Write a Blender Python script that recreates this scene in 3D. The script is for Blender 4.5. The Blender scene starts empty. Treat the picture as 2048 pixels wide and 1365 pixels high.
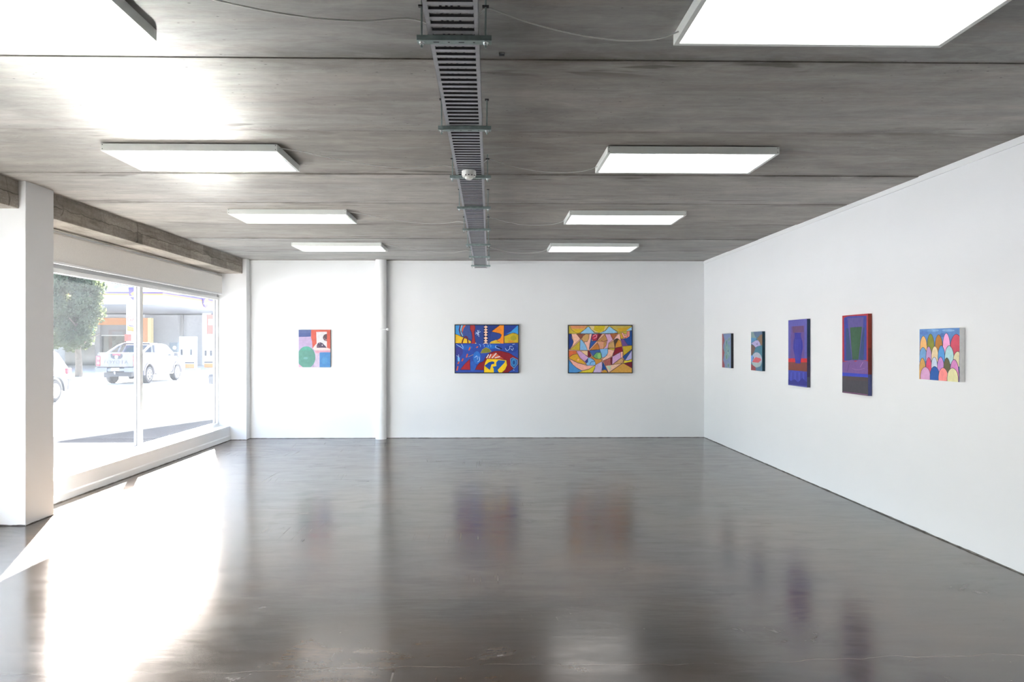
import bpy, bmesh, math, random
from mathutils import Vector, Matrix, noise as mnoise
from mathutils.geometry import tessellate_polygon
random.seed(7)
SC = bpy.context.scene
COL = SC.collection
PI = math.pi

# ------------------------------------------------------------------ colour
def s2l(c):
    return c / 12.92 if c <= 0.04045 else ((c + 0.055) / 1.055) ** 2.4
def hexl(h, g=1.0):
    h = h.lstrip('#')
    return tuple(min(1.0, g * s2l(int(h[i:i + 2], 16) / 255.0)) for i in (0, 2, 4))

# ------------------------------------------------------------------ node helper
class NT:
    def __init__(self, name):
        self.m = bpy.data.materials.new(name); self.m.use_nodes = True
        self.t = self.m.node_tree; self.t.nodes.clear()
        self.out = self.t.nodes.new('ShaderNodeOutputMaterial')
    def n(self, kind, props=None, **ins):
        nd = self.t.nodes.new('ShaderNode' + kind)
        for k, v in (props or {}).items(): setattr(nd, k, v)
        for k, v in ins.items(): self.set(nd, k, v)
        return nd
    def set(self, nd, k, v):
        key = int(k[1:]) if k[0] == 'i' and k[1:].isdigit() else k.replace('_', ' ')
        sock = nd.inputs[key]
        if isinstance(v, bpy.types.NodeSocket): self.t.links.new(v, sock)
        elif isinstance(v, bpy.types.Node): self.t.links.new(v.outputs[0], sock)
        else:
            if sock.type == 'RGBA' and hasattr(v, '__len__') and len(v) == 3: v = (*v, 1.0)
            sock.default_value = v
    def math(self, op, a, b=0.0, c=None, clamp=False):
        nd = self.n('Math', {'operation': op, 'use_clamp': clamp})
        self.set(nd, 'i0', a); self.set(nd, 'i1', b)
        if c is not None: self.set(nd, 'i2', c)
        return nd.outputs[0]
    def mix(self, f, a, b, mode='MIX'):
        nd = self.n('Mix', {'data_type': 'RGBA', 'blend_type': mode})
        self.set(nd, 'i0', f); self.set(nd, 'i6', a); self.set(nd, 'i7', b)
        return nd.outputs[2]
    def pos(self):
        return self.n('NewGeometry').outputs['Position']
    def mapped(self, vec, scale=(1, 1, 1), rot=(0, 0, 0), loc=(0, 0, 0)):
        nd = self.n('Mapping', Vector=vec)
        nd.inputs['Scale'].default_value = scale; nd.inputs['Rotation'].default_value = rot; nd.inputs['Location'].default_value = loc
        return nd.outputs[0]
    def noise(self, vec, scale=5.0, detail=4.0, rough=0.55, dist=0.0):
        return self.n('TexNoise', Vector=vec, Scale=scale, Detail=detail, Roughness=rough, Distortion=dist).outputs[0]
    def ramp(self, f, a, b, c0=0.0, c1=1.0):
        nd = self.n('MapRange', {'clamp': True}, Value=f)
        for k, v in (('From Min', a), ('From Max', b), ('To Min', c0), ('To Max', c1)): nd.inputs[k].default_value = v
        return nd.outputs[0]
    def bump(self, h, strength=0.2, dist=0.01):
        return self.n('Bump', Height=h, Strength=strength, Distance=dist).outputs[0]
    def bsdf(self, color, rough=0.5, metal=0.0, spec=0.5, normal=None, **kw):
        b = self.n('BsdfPrincipled')
        self.set(b, 'Base_Color', color); self.set(b, 'Roughness', rough); self.set(b, 'Metallic', metal); self.set(b, 'Specular_IOR_Level', spec)
        if normal is not None: self.set(b, 'Normal', normal)
        for k, v in kw.items(): self.set(b, k, v)
        return b
    def done(self, sh):
        self.t.links.new(sh.outputs[0] if isinstance(sh, bpy.types.Node) else sh, self.out.inputs['Surface'])
        return self.m

_mc = {}
def simple(name, color, rough=0.5, metal=0.0, spec=0.5, var=0.06, nscale=8.0, bump=0.0):
    if name in _mc: return _mc[name]
    t = NT(name)
    n = t.noise(t.n('TexCoord').outputs['Object'], nscale, 3)
    c = t.mix(t.ramp(n, 0.3, 0.7), tuple(x * (1 - var) for x in color), tuple(min(1, x * (1 + var)) for x in color))
    nr = t.bump(n, bump, 0.01) if bump else None
    _mc[name] = t.done(t.bsdf(c, rough, metal, spec, nr))
    return _mc[name]

# ------------------------------------------------------------------ mesh builder
class MB:
    def __init__(self): self.bm = bmesh.new()
    def poly(self, pts):
        try: return self.bm.faces.new([self.bm.verts.new(p) for p in pts])
        except ValueError: return None
    def box(self, x0, x1, y0, y1, z0, z1):
        v = [self.bm.verts.new((x, y, z)) for z in (z0, z1) for y in (y0, y1) for x in (x0, x1)]
        for f in ((0, 2, 3, 1), (4, 5, 7, 6), (0, 1, 5, 4), (2, 6, 7, 3), (0, 4, 6, 2), (1, 3, 7, 5)):
            self.bm.faces.new([v[i] for i in f])
        return self
    def rings(self, rings, cap=True, closed=True):
        vs = [[self.bm.verts.new(p) for p in r] for r in rings]
        n = len(rings[0])
        for a, b in zip(vs, vs[1:]):
            for i in range(n if closed else n - 1):
                j = (i + 1) % n
                self.bm.faces.new((a[i], a[j], b[j], b[i]))
        if cap:
            self.bm.faces.new(vs[0][::-1]); self.bm.faces.new(vs[-1])
        return self
    def tube(self, pts, r, seg=8, cap=True):
        pts = [Vector(p) for p in pts]; rr = r if hasattr(r, '__len__') else [r] * len(pts)
        rings = []; up = None
        for i, p in enumerate(pts):
            d = (pts[min(i + 1, len(pts) - 1)] - pts[max(i - 1, 0)]).normalized()
            if up is None: up = Vector((0, 0, 1)) if abs(d.z) < 0.9 else Vector((1, 0, 0))
            a = d.cross(up).normalized(); b = a.cross(d).normalized(); up = b
            rings.append([p + (a * math.cos(t) + b * math.sin(t)) * rr[i] for t in [2 * PI * k / seg for k in range(seg)]])
        return self.rings(rings, cap)
    def lathe(self, prof, c, axis='z', seg=32):
        rings = []
        for r, h in prof:
            ring = []
            for k in range(seg):
                a = 2 * PI * k / seg; u, w = r * math.cos(a), r * math.sin(a)
                ring.append({'z': (c[0] + u, c[1] + w, c[2] + h), 'x': (c[0] + h, c[1] + u, c[2] + w), 'y': (c[0] + u, c[1] + h, c[2] + w)}[axis])
            rings.append(ring)
        return self.rings(rings, True)
    def prism(self, pts, axis, a, b):
        """polygon pts (2D) extruded along axis from a to b; pts are the other two axes in xyz order"""
        def P(p, t):
            return {'x': (t, p[0], p[1]), 'y': (p[0], t, p[1]), 'z': (p[0], p[1], t)}[axis]
        return self.rings([[P(p, a) for p in pts], [P(p, b) for p in pts]])
    def build(self, name, mat, parent=None, smooth=False, bevel=0.0, bseg=2, loc=None):
        bm = self.bm
        bmesh.ops.recalc_face_normals(bm, faces=bm.faces)
        me = bpy.data.meshes.new(name); bm.to_mesh(me); bm.free()
        for m in (mat if isinstance(mat, (list, tuple)) else [mat]): me.materials.append(m)
        o = bpy.data.objects.new(name, me); COL.objects.link(o)
        if parent is not None: o.parent = parent
        if loc is not None: o.location = loc
        if smooth:
            for p in me.polygons: p.use_smooth = True
            md = o.modifiers.new('es', 'EDGE_SPLIT'); md.split_angle = math.radians(38)
        if bevel:
            md = o.modifiers.new('bev', 'BEVEL'); md.width = bevel; md.segments = bseg; md.limit_method = 'ANGLE'; md.angle_limit = math.radians(40)
        return o

def tag(o, label=None, cat=None, group=None, kind=None):
    if label: o['label'] = label
    if cat: o['category'] = cat
    if group: o['group'] = group
    if kind: o['kind'] = kind
    return o
def empty(name, loc, label, cat, group=None, rz=0.0):
    o = bpy.data.objects.new(name, None); COL.objects.link(o); o.location = loc; o.rotation_euler = (0, 0, rz); o.empty_display_size = 0.1
    return tag(o, label, cat, group)
def copy_tree(o, parent=None):
    c = o.copy(); COL.objects.link(c)
    if parent is not None: c.parent = parent
    for ch in [x for x in SC.objects if x.parent == o]: copy_tree(ch, c)
    return c
def text_mesh(name, s, size, mat, parent, matrix, ext=0.004):
    cu = bpy.data.curves.new(name, 'FONT'); cu.body = s; cu.size = size; cu.extrude = ext; cu.align_x = 'CENTER'; cu.align_y = 'CENTER'
    tmp = bpy.data.objects.new(name + '_tmp', cu); COL.objects.link(tmp)
    me = bpy.data.meshes.new_from_object(tmp.evaluated_get(bpy.context.evaluated_depsgraph_get()))
    bpy.data.objects.remove(tmp); bpy.data.curves.remove(cu)
    me.materials.clear(); me.materials.append(mat); me.name = name
    o = bpy.data.objects.new(name, me); COL.objects.link(o); o.parent = parent; o.matrix_local = matrix
    return o
STRUCT = 'structure'

# ------------------------------------------------------------------ dimensions
XR, YB, ZC = 3.53, 12.05, 2.905       # right wall, back wall, ceiling underside
XC = -3.905                            # room face of the left columns
XS = -4.165                            # room face of the window upstand
XW = -4.345                            # room face of the window frame
YN = -3.0                              # wall behind the viewpoint
G = -0.27                              # street level
SLAB0, SLABP = 3.55, 1.205             # a ceiling joint and the slab pitch

# ------------------------------------------------------------------ materials
def m_wall(name='white_wall_paint', c=(0.83, 0.835, 0.845)):
    t = NT(name); p = t.pos()
    n = t.noise(p, 3.0, 1)
    col = t.mix(n, tuple(x * 0.975 for x in c), c)
    return t.done(t.bsdf(col, 0.55, 0, 0.4))
M_WALL = m_wall()
M_TRIM = m_wall('white_trim_paint', (0.82, 0.825, 0.83))

def m_ceiling():
    t = NT('ceiling_concrete'); p = t.pos()
    sep = t.n('SeparateXYZ', Vector=p); X, Y = sep.outputs[0], sep.outputs[1]
    q = t.math('DIVIDE', t.math('SUBTRACT', Y, SLAB0), SLABP)
    idx = t.math('FLOOR', q); fr = t.math('FRACT', q)
    tone = t.n('TexWhiteNoise', {'noise_dimensions': '1D'}, W=idx).outputs[0]
    hue = t.n('TexWhiteNoise', {'noise_dimensions': '1D'}, W=t.math('ADD', idx, 37.3)).outputs[0]
    grain = t.noise(t.mapped(p, (0.9, 6.5, 1)), 1.7, 6, 0.66, 0.5)
    fine = t.noise(t.mapped(p, (6, 30, 1)), 2.4, 4, 0.7)
    big = t.noise(t.mapped(p, (0.6, 1.6, 1)), 1.0, 4, 0.6, 0.6)
    warm, cool = (0.325, 0.303, 0.272), (0.308, 0.305, 0.292)
    col = t.mix(hue, warm, cool)
    pink = t.noise(t.mapped(p, (0.5, 5, 1), loc=(3, 1, 0)), 1.4, 4, 0.6)
    col = t.mix(t.ramp(pink, 0.48, 0.72, 0, 0.55), col, (0.345, 0.298, 0.265))
    val = t.math('ADD', t.ramp(grain, 0.28, 0.72, 0.83, 1.14), t.ramp(fine, 0.25, 0.75, -0.09, 0.09))
    val = t.math('MULTIPLY', val, t.ramp(tone, 0, 1, 0.88, 1.12))
    val = t.math('MULTIPLY', val, t.ramp(big, 0.32, 0.68, 0.82, 1.18))
    mot = t.noise(t.mapped(p, (2.2, 5.0, 1), loc=(4, 8, 0)), 1.6, 5, 0.7, 0.8)
    val = t.math('MULTIPLY', val, t.ramp(mot, 0.3, 0.7, 0.86, 1.14))
    col = t.mix(1.0, col, t.n('CombineXYZ', X=val, Y=val, Z=val), 'MULTIPLY')
    # pale laitance blotches
    lait = t.noise(t.mapped(p, (0.8, 3.2, 1), loc=(7, 2, 0)), 1.3, 6, 0.7, 0.9)
    col = t.mix(t.ramp(lait, 0.56, 0.66, 0, 0.45), col, (0.42, 0.415, 0.40))
    # dark water stains along the joints
    edge = t.math('MINIMUM', fr, t.math('SUBTRACT', 1.0, fr))
    near = t.ramp(edge, 0.0, 0.16, 1.0, 0.0)
    rim = t.math('MULTIPLY', t.ramp(edge, 0.004, 0.035, 1.0, 0.0), t.ramp(t.noise(t.mapped(p, (1.4, 2, 1)), 1.8, 5), 0.3, 0.65, 0.15, 0.6))
    col = t.mix(rim, col, (0.13, 0.118, 0.098))
    st = t.noise(t.mapped(p, (1.6, 3.0, 1), loc=(1, 9, 0)), 1.2, 6, 0.6, 0.4)
    stain = t.math('MULTIPLY', near, t.ramp(st, 0.5, 0.62, 0, 1))
    col = t.mix(t.math('MULTIPLY', stain, 0.6), col, (0.11, 0.098, 0.078))
    blot = t.noise(t.mapped(p, (1.1, 5.5, 1), loc=(5, 4, 0)), 1.15, 3, 0.5, 0.2)
    blot = t.math('MULTIPLY', t.ramp(blot, 0.64, 0.68, 0, 1), t.ramp(edge, 0.12, 0.22, 1, 0))
    col = t.mix(t.math('MULTIPLY', blot, 0.65), col, (0.075, 0.065, 0.05))
    # small pits and specks
    sp = t.n('TexVoronoi', {'feature': 'F1'}, Vector=t.mapped(p, (13, 26, 1)), Scale=1.0).outputs[0]
    spm = t.math('MULTIPLY', t.ramp(sp, 0.06, 0.12, 1, 0), t.ramp(t.noise(t.mapped(p, (1.2, 3, 1)), 1.5, 3), 0.50, 0.58, 0, 1))
    col = t.mix(t.math('MULTIPLY', spm, 0.75), col, (0.03, 0.028, 0.025))
    h = grain
    return t.done(t.bsdf(col, 0.62, 0, 0.35, t.bump(h, 0.25, 0.006)))
M_CEIL = m_ceiling()

def m_beam():
    t = NT('beam_concrete'); p = t.pos()
    sep = t.n('SeparateXYZ', Vector=p); Y, Z = sep.outputs[1], sep.outputs[2]
    g = t.noise(t.mapped(p, (6, 1.6, 14)), 1.3, 8, 0.68, 0.5)
    f = t.noise(p, 26, 6, 0.7); blk = t.noise(t.mapped(p, (1, 1.1, 3)), 1.1, 3, 0.5, 0.6)
    col = t.mix(t.ramp(g, 0.3, 0.72), (0.17, 0.145, 0.12), (0.46, 0.41, 0.35))
    col = t.mix(t.ramp(f, 0.45, 0.7, 0, 0.4), col, (0.10, 0.088, 0.075))
    col = t.mix(t.ramp(blk, 0.4, 0.6, 0, 0.35), col, (0.40, 0.365, 0.32))
    sp = t.noise(p, 55, 3, 0.8)
    col = t.mix(t.math('MULTIPLY', t.ramp(sp, 0.52, 0.66, 0, 0.6), t.ramp(blk, 0.45, 0.6)), col, (0.52, 0.49, 0.45))
    # board joint along the middle and short cross cracks
    zw = t.math('ADD', Z, t.ramp(t.noise(t.mapped(p, (0, 6, 0)), 1.0, 3), 0.2, 0.8, -0.02, 0.02))
    ln = t.ramp(t.math('ABSOLUTE', t.math('SUBTRACT', zw, 2.785)), 0.001, 0.006, 1, 0)
    cw = t.math('ADD', t.math('MULTIPLY', Y, 1.35), t.math('MULTIPLY', t.noise(p, 3, 2), 0.5))
    cr = t.ramp(t.math('ABSOLUTE', t.math('SUBTRACT', t.math('FRACT', cw), 0.5)), 0.002, 0.010, 1, 0)
    row = t.math('GREATER_THAN', zw, 2.785)
    bi = t.math('FLOOR', t.math('ADD', t.math('MULTIPLY', t.math('ADD', Y, t.math('MULTIPLY', t.noise(p, 2, 2), 0.3)), 1.5), t.math('MULTIPLY', row, 17.4)))
    bt = t.n('TexWhiteNoise', {'noise_dimensions': '1D'}, W=bi).outputs[0]
    bv = t.ramp(bt, 0, 1, 0.72, 1.3)
    col = t.mix(1.0, col, t.n('CombineXYZ', X=bv, Y=bv, Z=bv), 'MULTIPLY')
    k = t.math('MAXIMUM', ln, t.math('MULTIPLY', cr, t.ramp(t.noise(p, 5, 2), 0.45, 0.55)))
    col = t.mix(t.math('MULTIPLY', k, 0.5), col, (0.07, 0.06, 0.05))
    h = t.math('SUBTRACT', g, t.math('MULTIPLY', k, 1.0))
    return t.done(t.bsdf(col, 0.75, 0, 0.3, t.bump(h, 0.6, 0.012)))
M_BEAM = m_beam()

def m_floor():
    t = NT('polished_concrete_floor'); p = t.pos()
    sep = t.n('SeparateXYZ', Vector=p); X, Y = sep.outputs[0], sep.outputs[1]
    big = t.noise(p, 0.55, 5, 0.6, 0.5); mid = t.noise(t.mapped(p, (1.6, 2.2, 1)), 1.8, 5, 0.66, 0.5); fine = t.noise(p, 70, 4, 0.7)
    swirl = t.noise(t.mapped(p, (1.2, 5.0, 1), rot=(0, 0, 0.25)), 1.5, 6, 0.6, 1.0)
    col = t.mix(t.ramp(big, 0.38, 0.62), (0.034, 0.027, 0.021), (0.165, 0.106, 0.062))
    col = t.mix(t.ramp(mid, 0.42, 0.68, 0, 0.7), col, (0.058, 0.050, 0.042))
    col = t.mix(t.ramp(swirl, 0.35, 0.7, 0, 0.5), col, (0.036, 0.033, 0.031))
    col = t.mix(t.ramp(fine, 0.40, 0.85, 0, 0.14), col, (0.15, 0.135, 0.12))
    # pale scuffed patches
    sc = t.noise(t.mapped(p, (1.3, 1.9, 1), loc=(2, 5, 0)), 1.2, 6, 0.72, 0.6)
    scm = t.ramp(sc, 0.58, 0.74, 0, 0.30)
    col = t.mix(scm, col, (0.21, 0.20, 0.185))
    # specks
    vo = t.n('TexVoronoi', {'feature': 'F1'}, Vector=t.mapped(p, (9, 11, 1)), Scale=1.0).outputs[0]
    spk = t.math('MULTIPLY', t.ramp(vo, 0.02, 0.05, 1, 0), t.ramp(t.noise(p, 1.4, 2), 0.45, 0.6))
    col = t.mix(t.math('MULTIPLY', spk, 0.7), col, (0.36, 0.35, 0.33))
    # scratches: a bundle of fine straight scores in a few places
    def scores(ang, loc, w, thr):
        xs = t.math('ADD', X, t.math('MULTIPLY', Y, ang))
        a = t.noise(t.mapped(t.n('CombineXYZ', X=xs, Y=Y, Z=0.0), (70, 1.1, 1), loc=loc), 1.0, 1.0, 0.4)
        g = t.noise(t.mapped(p, (0.9, 1.2, 1), loc=loc), 0.8, 2)
        return t.math('MULTIPLY', t.ramp(a, thr, thr + 0.03), t.ramp(g, w, w + 0.05))
    s1 = scores(0.0, (3, 7, 0), 0.58, 0.67); s2 = scores(0.12, (11, 2, 0), 0.60, 0.68); s3 = scores(-0.2, (5, 13, 0), 0.68, 0.69)
    scr = t.math('MULTIPLY', t.math('MAXIMUM', s1, t.math('MAXIMUM', s2, s3)), t.ramp(X, -0.6, 0.8, 1.0, 0.25))
    col = t.mix(t.math('MULTIPLY', scr, 0.16), col, (0.30, 0.29, 0.28))
    # hairline cracks running across the room
    def crack(y0, seed, amp, slope):
        wob = t.noise(t.n('CombineXYZ', X=t.math('MULTIPLY', X, 1.0), Y=seed, Z=0.0), 1.3, 4, 0.62)
        yy = t.math('ADD', t.math('ADD', y0, t.math('MULTIPLY', X, slope)), t.math('MULTIPLY', t.math('SUBTRACT', wob, 0.5), amp))
        return t.ramp(t.math('ABSOLUTE', t.math('SUBTRACT', Y, yy)), 0.0008, 0.003, 1, 0)
    c1 = crack(3.48, 3.7, 0.25, 0.02); c2 = crack(6.95, 8.1, 0.5, 0.10)
    brk = t.ramp(t.noise(t.mapped(p, (1.2, 0.1, 1)), 1.6, 3), 0.40, 0.5)
    col = t.mix(t.math('MULTIPLY', t.math('MULTIPLY', c1, brk), 0.6), col, (0.30, 0.28, 0.26))
    col = t.mix(t.math('MULTIPLY', t.math('MULTIPLY', c2, brk), 0.6), col, (0.012, 0.011, 0.010))
    rgh = t.math('ADD', t.ramp(mid, 0.3, 0.75, 0.17, 0.23), t.math('ADD', t.math('MULTIPLY', scm, 0.35), t.math('MULTIPLY', scr, 0.15)))
    rgh = t.math('ADD', rgh, t.ramp(swirl, 0.3, 0.7, -0.035, 0.04))
    h = t.math('ADD', t.math('MULTIPLY', t.noise(t.mapped(p, (1, 3.2, 1)), 1.6, 3), 1.0), t.math('MULTIPLY', fine, 0.02))
    return t.done(t.bsdf(col, rgh, 0, 0.5, t.bump(h, 0.06, 0.02), IOR=1.88))
M_FLOOR = m_floor()

def m_glass():
    t = NT('dusty_window_glass')
    fr = t.n('Fresnel', IOR=1.45)
    base = t.n('MixShader', i0=t.math('MULTIPLY', t.math('MULTIPLY', fr, 0.6), t.math('SUBTRACT', 1.0, t.n('NewGeometry').outputs['Backfacing'])), i1=t.n('BsdfTransparent', Color=(0.97, 0.985, 0.98)), i2=t.n('BsdfGlossy', Color=(1, 1, 1), Roughness=0.0))
    p = t.pos(); d = t.noise(p, 2.0, 4)
    dust = t.n('BsdfTranslucent', Color=(0.92, 0.95, 1.0))
    return t.done(t.n('MixShader', i0=t.ramp(d, 0.3, 0.7, DUST * 0.85, DUST * 1.15), i1=base, i2=dust))
DUST = 0.0075
M_GLASS = m_glass()

def m_emit(name, col, s):
    t = NT(name); n = t.noise(t.pos(), 2.0, 2)
    return t.done(t.n('Emission', Color=t.mix(n, col, tuple(min(1, c * 1.01) for c in col)), Strength=s))
M_PANEL = m_emit('lit_diffuser', (1.0, 0.985, 0.97), 5.6)
M_LAMPMETAL = simple('fixture_white_metal', (0.74, 0.76, 0.73), 0.4, 0, 0.5, 0.02)
def m_galv():
    t = NT('galvanised_steel'); p = t.pos()
    v = t.n('TexVoronoi', {'feature': 'F1'}, Vector=p, Scale=160.0).outputs[1]
    n = t.noise(p, 18, 4)
    sp = t.n('SeparateColor', Color=v).outputs[0]
    col = t.mix(sp, (0.40, 0.41, 0.43), (0.49, 0.50, 0.53))
    col = t.mix(t.ramp(n, 0.4, 0.7, 0, 0.35), col, (0.30, 0.32, 0.34))
    return t.done(t.bsdf(col, t.ramp(sp, 0, 1, 0.35, 0.5), 0.35, 0.5))
M_GALV = m_galv()
M_STRUT = simple('zinc_strut', (0.33, 0.41, 0.40), 0.42, 0.7, 0.5, 0.15, 30)
M_BOLT = simple('bright_bolt', (0.75, 0.78, 0.78), 0.3, 0.8, 0.5, 0.05)
M_BLACK = simple('black_plastic', (0.02, 0.02, 0.022), 0.5)
M_CORD = simple('white_flex', (0.62, 0.63, 0.60), 0.5, 0, 0.5, 0.03)
M_DETECT = simple('ivory_plastic', (0.82, 0.82, 0.78), 0.4, 0, 0.5, 0.02)
M_BLIND = simple('blind_fabric', (0.86, 0.835, 0.80), 0.85, 0, 0.2, 0.03, 60)
M_GAP = simple('dark_foot_joint', (0.15, 0.142, 0.135), 0.9, 0, 0.2, 0.5, 14, 0.4)  # dark mottled strip along the foot of walls and columns
M_FRAME = simple('window_frame_paint', (0.82, 0.82, 0.81), 0.4, 0, 0.5, 0.02)
M_GASKET = simple('window_gasket', (0.12, 0.12, 0.13), 0.7)

# ------------------------------------------------------------------ room shell
o = MB().box(-4.425, XR + 0.2, YN - 0.2, YB + 0.25, -0.25, 0.0).build('floor', M_FLOOR); tag(o, 'dark polished concrete floor with scratches and hairline cracks', None, None, STRUCT)
# ceiling: hollow-core units with chamfered joints, each a few millimetres out of level
c = MB()
rs = random.Random(3)
k0 = int(math.floor((YN - 0.2 - SLAB0) / SLABP)); y = SLAB0 + k0 * SLABP
while y < YB + 0.25:
    dz = rs.uniform(-0.004, 0.004); y1 = min(y + SLABP, YB + 0.25)
    z = ZC + dz; ch = 0.009
    prof = [(y + 0.002, 3.15), (y + 0.002, z + 0.022), (y + ch, z), (y1 - ch, z), (y1 - 0.002, z + 0.022), (y1 - 0.002, 3.15)]
    c.prism(prof, 'x', -4.43, XR + 0.2)
    y += SLABP
c.box(-4.43, XR + 0.2, YN - 0.2, YB + 0.25, 3.14, 3.3)
o = c.build('ceiling', M_CEIL); tag(o, 'bare grey concrete slab ceiling with straight joints', None, None, STRUCT)
tag(MB().box(-4.43, XR + 0.2, YB, YB + 0.2, -0.2, 3.15).build('wall_back', M_WALL), 'white back wall', None, None, STRUCT)
tag(MB().box(XR, XR + 0.2, YN - 0.2, YB + 0.2, -0.2, 3.15).build('wall_right', M_WALL), 'long plain white side wall', None, None, STRUCT)
tag(MB().box(-4.43, XR + 0.2, YN - 0.2, YN, -0.2, 3.15).build('wall_front', M_WALL), 'white wall behind the viewpoint', None, None, STRUCT)
wl = MB()
wl.box(-4.425, XS, 3.0, 6.26, G, 0.225).box(-4.425, XS, 6.66, 11.87, G, 0.225)           # upstands
wl.box(-4.425, XW - 0.03, 3.0, 6.26, 2.295, 3.15).box(-4.425, XW - 0.03, 6.66, 11.87, 2.295, 3.15)   # heads
wl.box(-4.425, -4.0, YN, 3.0, G, 3.15)
tag(wl.build('wall_left', M_WALL, bevel=0.004), 'white street side wall with low upstand below the window', None, None, STRUCT)
tag(MB().box(-4.425, XC, 6.26, 6.66, G, ZC + 0.01).build('column', M_WALL, bevel=0.004), 'white square column by the window, closest to the viewpoint', None, None, STRUCT)
tag(MB().box(-4.425, XC, 11.87, YB + 0.02, G, ZC + 0.01).build('column', M_WALL, bevel=0.004), 'white square column in the far window corner', None, None, STRUCT)
tag(MB().box(-4.36, -3.97, 6.66, 11.87, 2.67, ZC + 0.01).build('beam', M_BEAM, bevel=0.006), 'rough board marked concrete beam above the window', None, None, STRUCT)
tag(MB().box(-4.36, -3.96, 3.0, 6.26, 2.67, ZC + 0.01).build('beam', M_BEAM, bevel=0.006), 'end of concrete beam in front of the near column', None, None, STRUCT)
tr = MB()
for a, b in ((3.0, 6.26), (6.66, 11.87)):
    tr.prism([(XS, 0.0), (XS + 0.014, 0.0), (XS + 0.014, 0.07), (XS, 0.082)], 'y', a, b)
tag(tr.build('baseboard_left', M_TRIM), 'low white skirting along the window upstand', None, None, STRUCT)
tag(MB().box(XR - 0.011, XR, YN, YB, ZC - 0.046, ZC + 0.004).build('trim_1', M_TRIM, bevel=0.002), 'white strip along the top of the side wall', None, None, STRUCT)
tag(MB().box(XC, XR - 0.011, YB - 0.010, YB, ZC - 0.052, ZC + 0.004).build('trim_2', M_TRIM, bevel=0.002), 'white strip along the top of the back wall', None, None, STRUCT)
def ragged(axis, a, b, fixed, sgn, h=0.013, step=0.05):
    m = MB(); t = a; r = random.Random(int(abs(fixed) * 100)); prev = h
    n = int((b - a) / step)
    top, bot = [], []
    for i in range(n + 1):
        u = a + (b - a) * i / n
        hh = h * (0.55 + 0.9 * mnoise.noise(Vector((u * 2.3, fixed, 0))) ** 2 + 0.4 * r.random()); top.append((u, hh)); bot.append((u, 0.0))
    d = 0.003 * sgn
    for (u0, h0), (u1, h1) in zip(top, top[1:]):
        P = (lambda u, f, z: (f, u, z)) if axis == 'y' else (lambda u, f, z: (u, f, z))
        m.poly([P(u0, fixed + d, 0), P(u1, fixed + d, 0), P(u1, fixed + d, h1), P(u0, fixed + d, h0)])
        m.poly([P(u0, fixed + d, h0), P(u1, fixed + d, h1), P(u1, fixed, h1), P(u0, fixed, h0)])
    return m
tag(ragged('y', YN, YB, XR, -1, 0.009).build('baseboard_right', M_GAP), 'dark gap at the foot of the side wall', None, None, STRUCT)
tag(ragged('x', XC, XR, YB, -1, 0.008).build('baseboard_back', M_GAP), 'dark gap at the foot of the back wall', None, None, STRUCT)
g = ragged('x', -4.425, XC, 6.26, -1, 0.012, 0.02)
for q in (ragged('y', 6.26, 6.66, XC, 1, 0.008, 0.03), ragged('y', 11.87, YB, XC, 1, 0.008, 0.03), ragged('x', -4.2, XC, 11.87, -1, 0.008, 0.03), ragged('y', 6.66, 11.87, XS + 0.014, 1, 0.010, 0.05)):
    me = bpy.data.meshes.new('t'); q.bm.to_mesh(me); g.bm.from_mesh(me); bpy.data.meshes.remove(me); q.bm.free()
tag(g.build('baseboard_window', M_GAP), 'dark gap at the foot of the columns and window upstand', None, None, STRUCT)

# ------------------------------------------------------------------ windows
def window(n, y0, y1, mull, label):
    zb, zt = 0.225, 2.295; xo = XW - 0.075
    f = MB()
    f.box(xo, XW, y0, y1, zb, zb + 0.05).box(xo, XW, y0, y1, zt - 0.05, zt)
    f.box(xo, XW, y0, y0 + 0.05, zb + 0.05, zt - 0.05).box(xo, XW, y1 - 0.05, y1, zb + 0.05, zt - 0.05)
    for m in mull: f.box(xo, XW, m - 0.04, m + 0.04, zb + 0.05, zt - 0.05)
    fr = f.build('window_%d' % n, M_FRAME, bevel=0.003); tag(fr, label, None, None, STRUCT)
    edges = [y0 + 0.05] + [q for m in mull for q in (m - 0.04, m + 0.04)] + [y1 - 0.05]
    gk = MB()
    for a, b in zip(edges[::2], edges[1::2]):
        x = XW - 0.040
        for (p, q, r, s) in ((a, a + 0.006, zb + 0.05, zt - 0.05), (b - 0.006, b, zb + 0.05, zt - 0.05), (a, b, zb + 0.05, zb + 0.054), (a, b, zt - 0.054, zt - 0.05)):
            gk.box(x - 0.004, x + 0.004, p, q, r, s)
        MB().box(XW - 0.045, XW - 0.039, a, b, zb + 0.05, zt - 0.05).build('glass_pane', M_GLASS, fr)
    gk.build('gasket', M_GASKET, fr)
    st = MB()
    for m in mull: st.box(XW, XW + 0.028, m - 0.05, m + 0.05, zb, zb + 0.012)
    st.box(XW, XW + 0.016, y0, y1, zb, zb + 0.01)
    st.build('sill_bead', M_FRAME, fr)
window(1, 6.66, 11.87, [9.255], 'white framed shopfront window of two panes onto the street')
window(2, 3.0, 6.26, [4.6], 'unseen white framed shopfront window nearer the viewpoint, added for its daylight')  # out of view, added to brighten the near column

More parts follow.
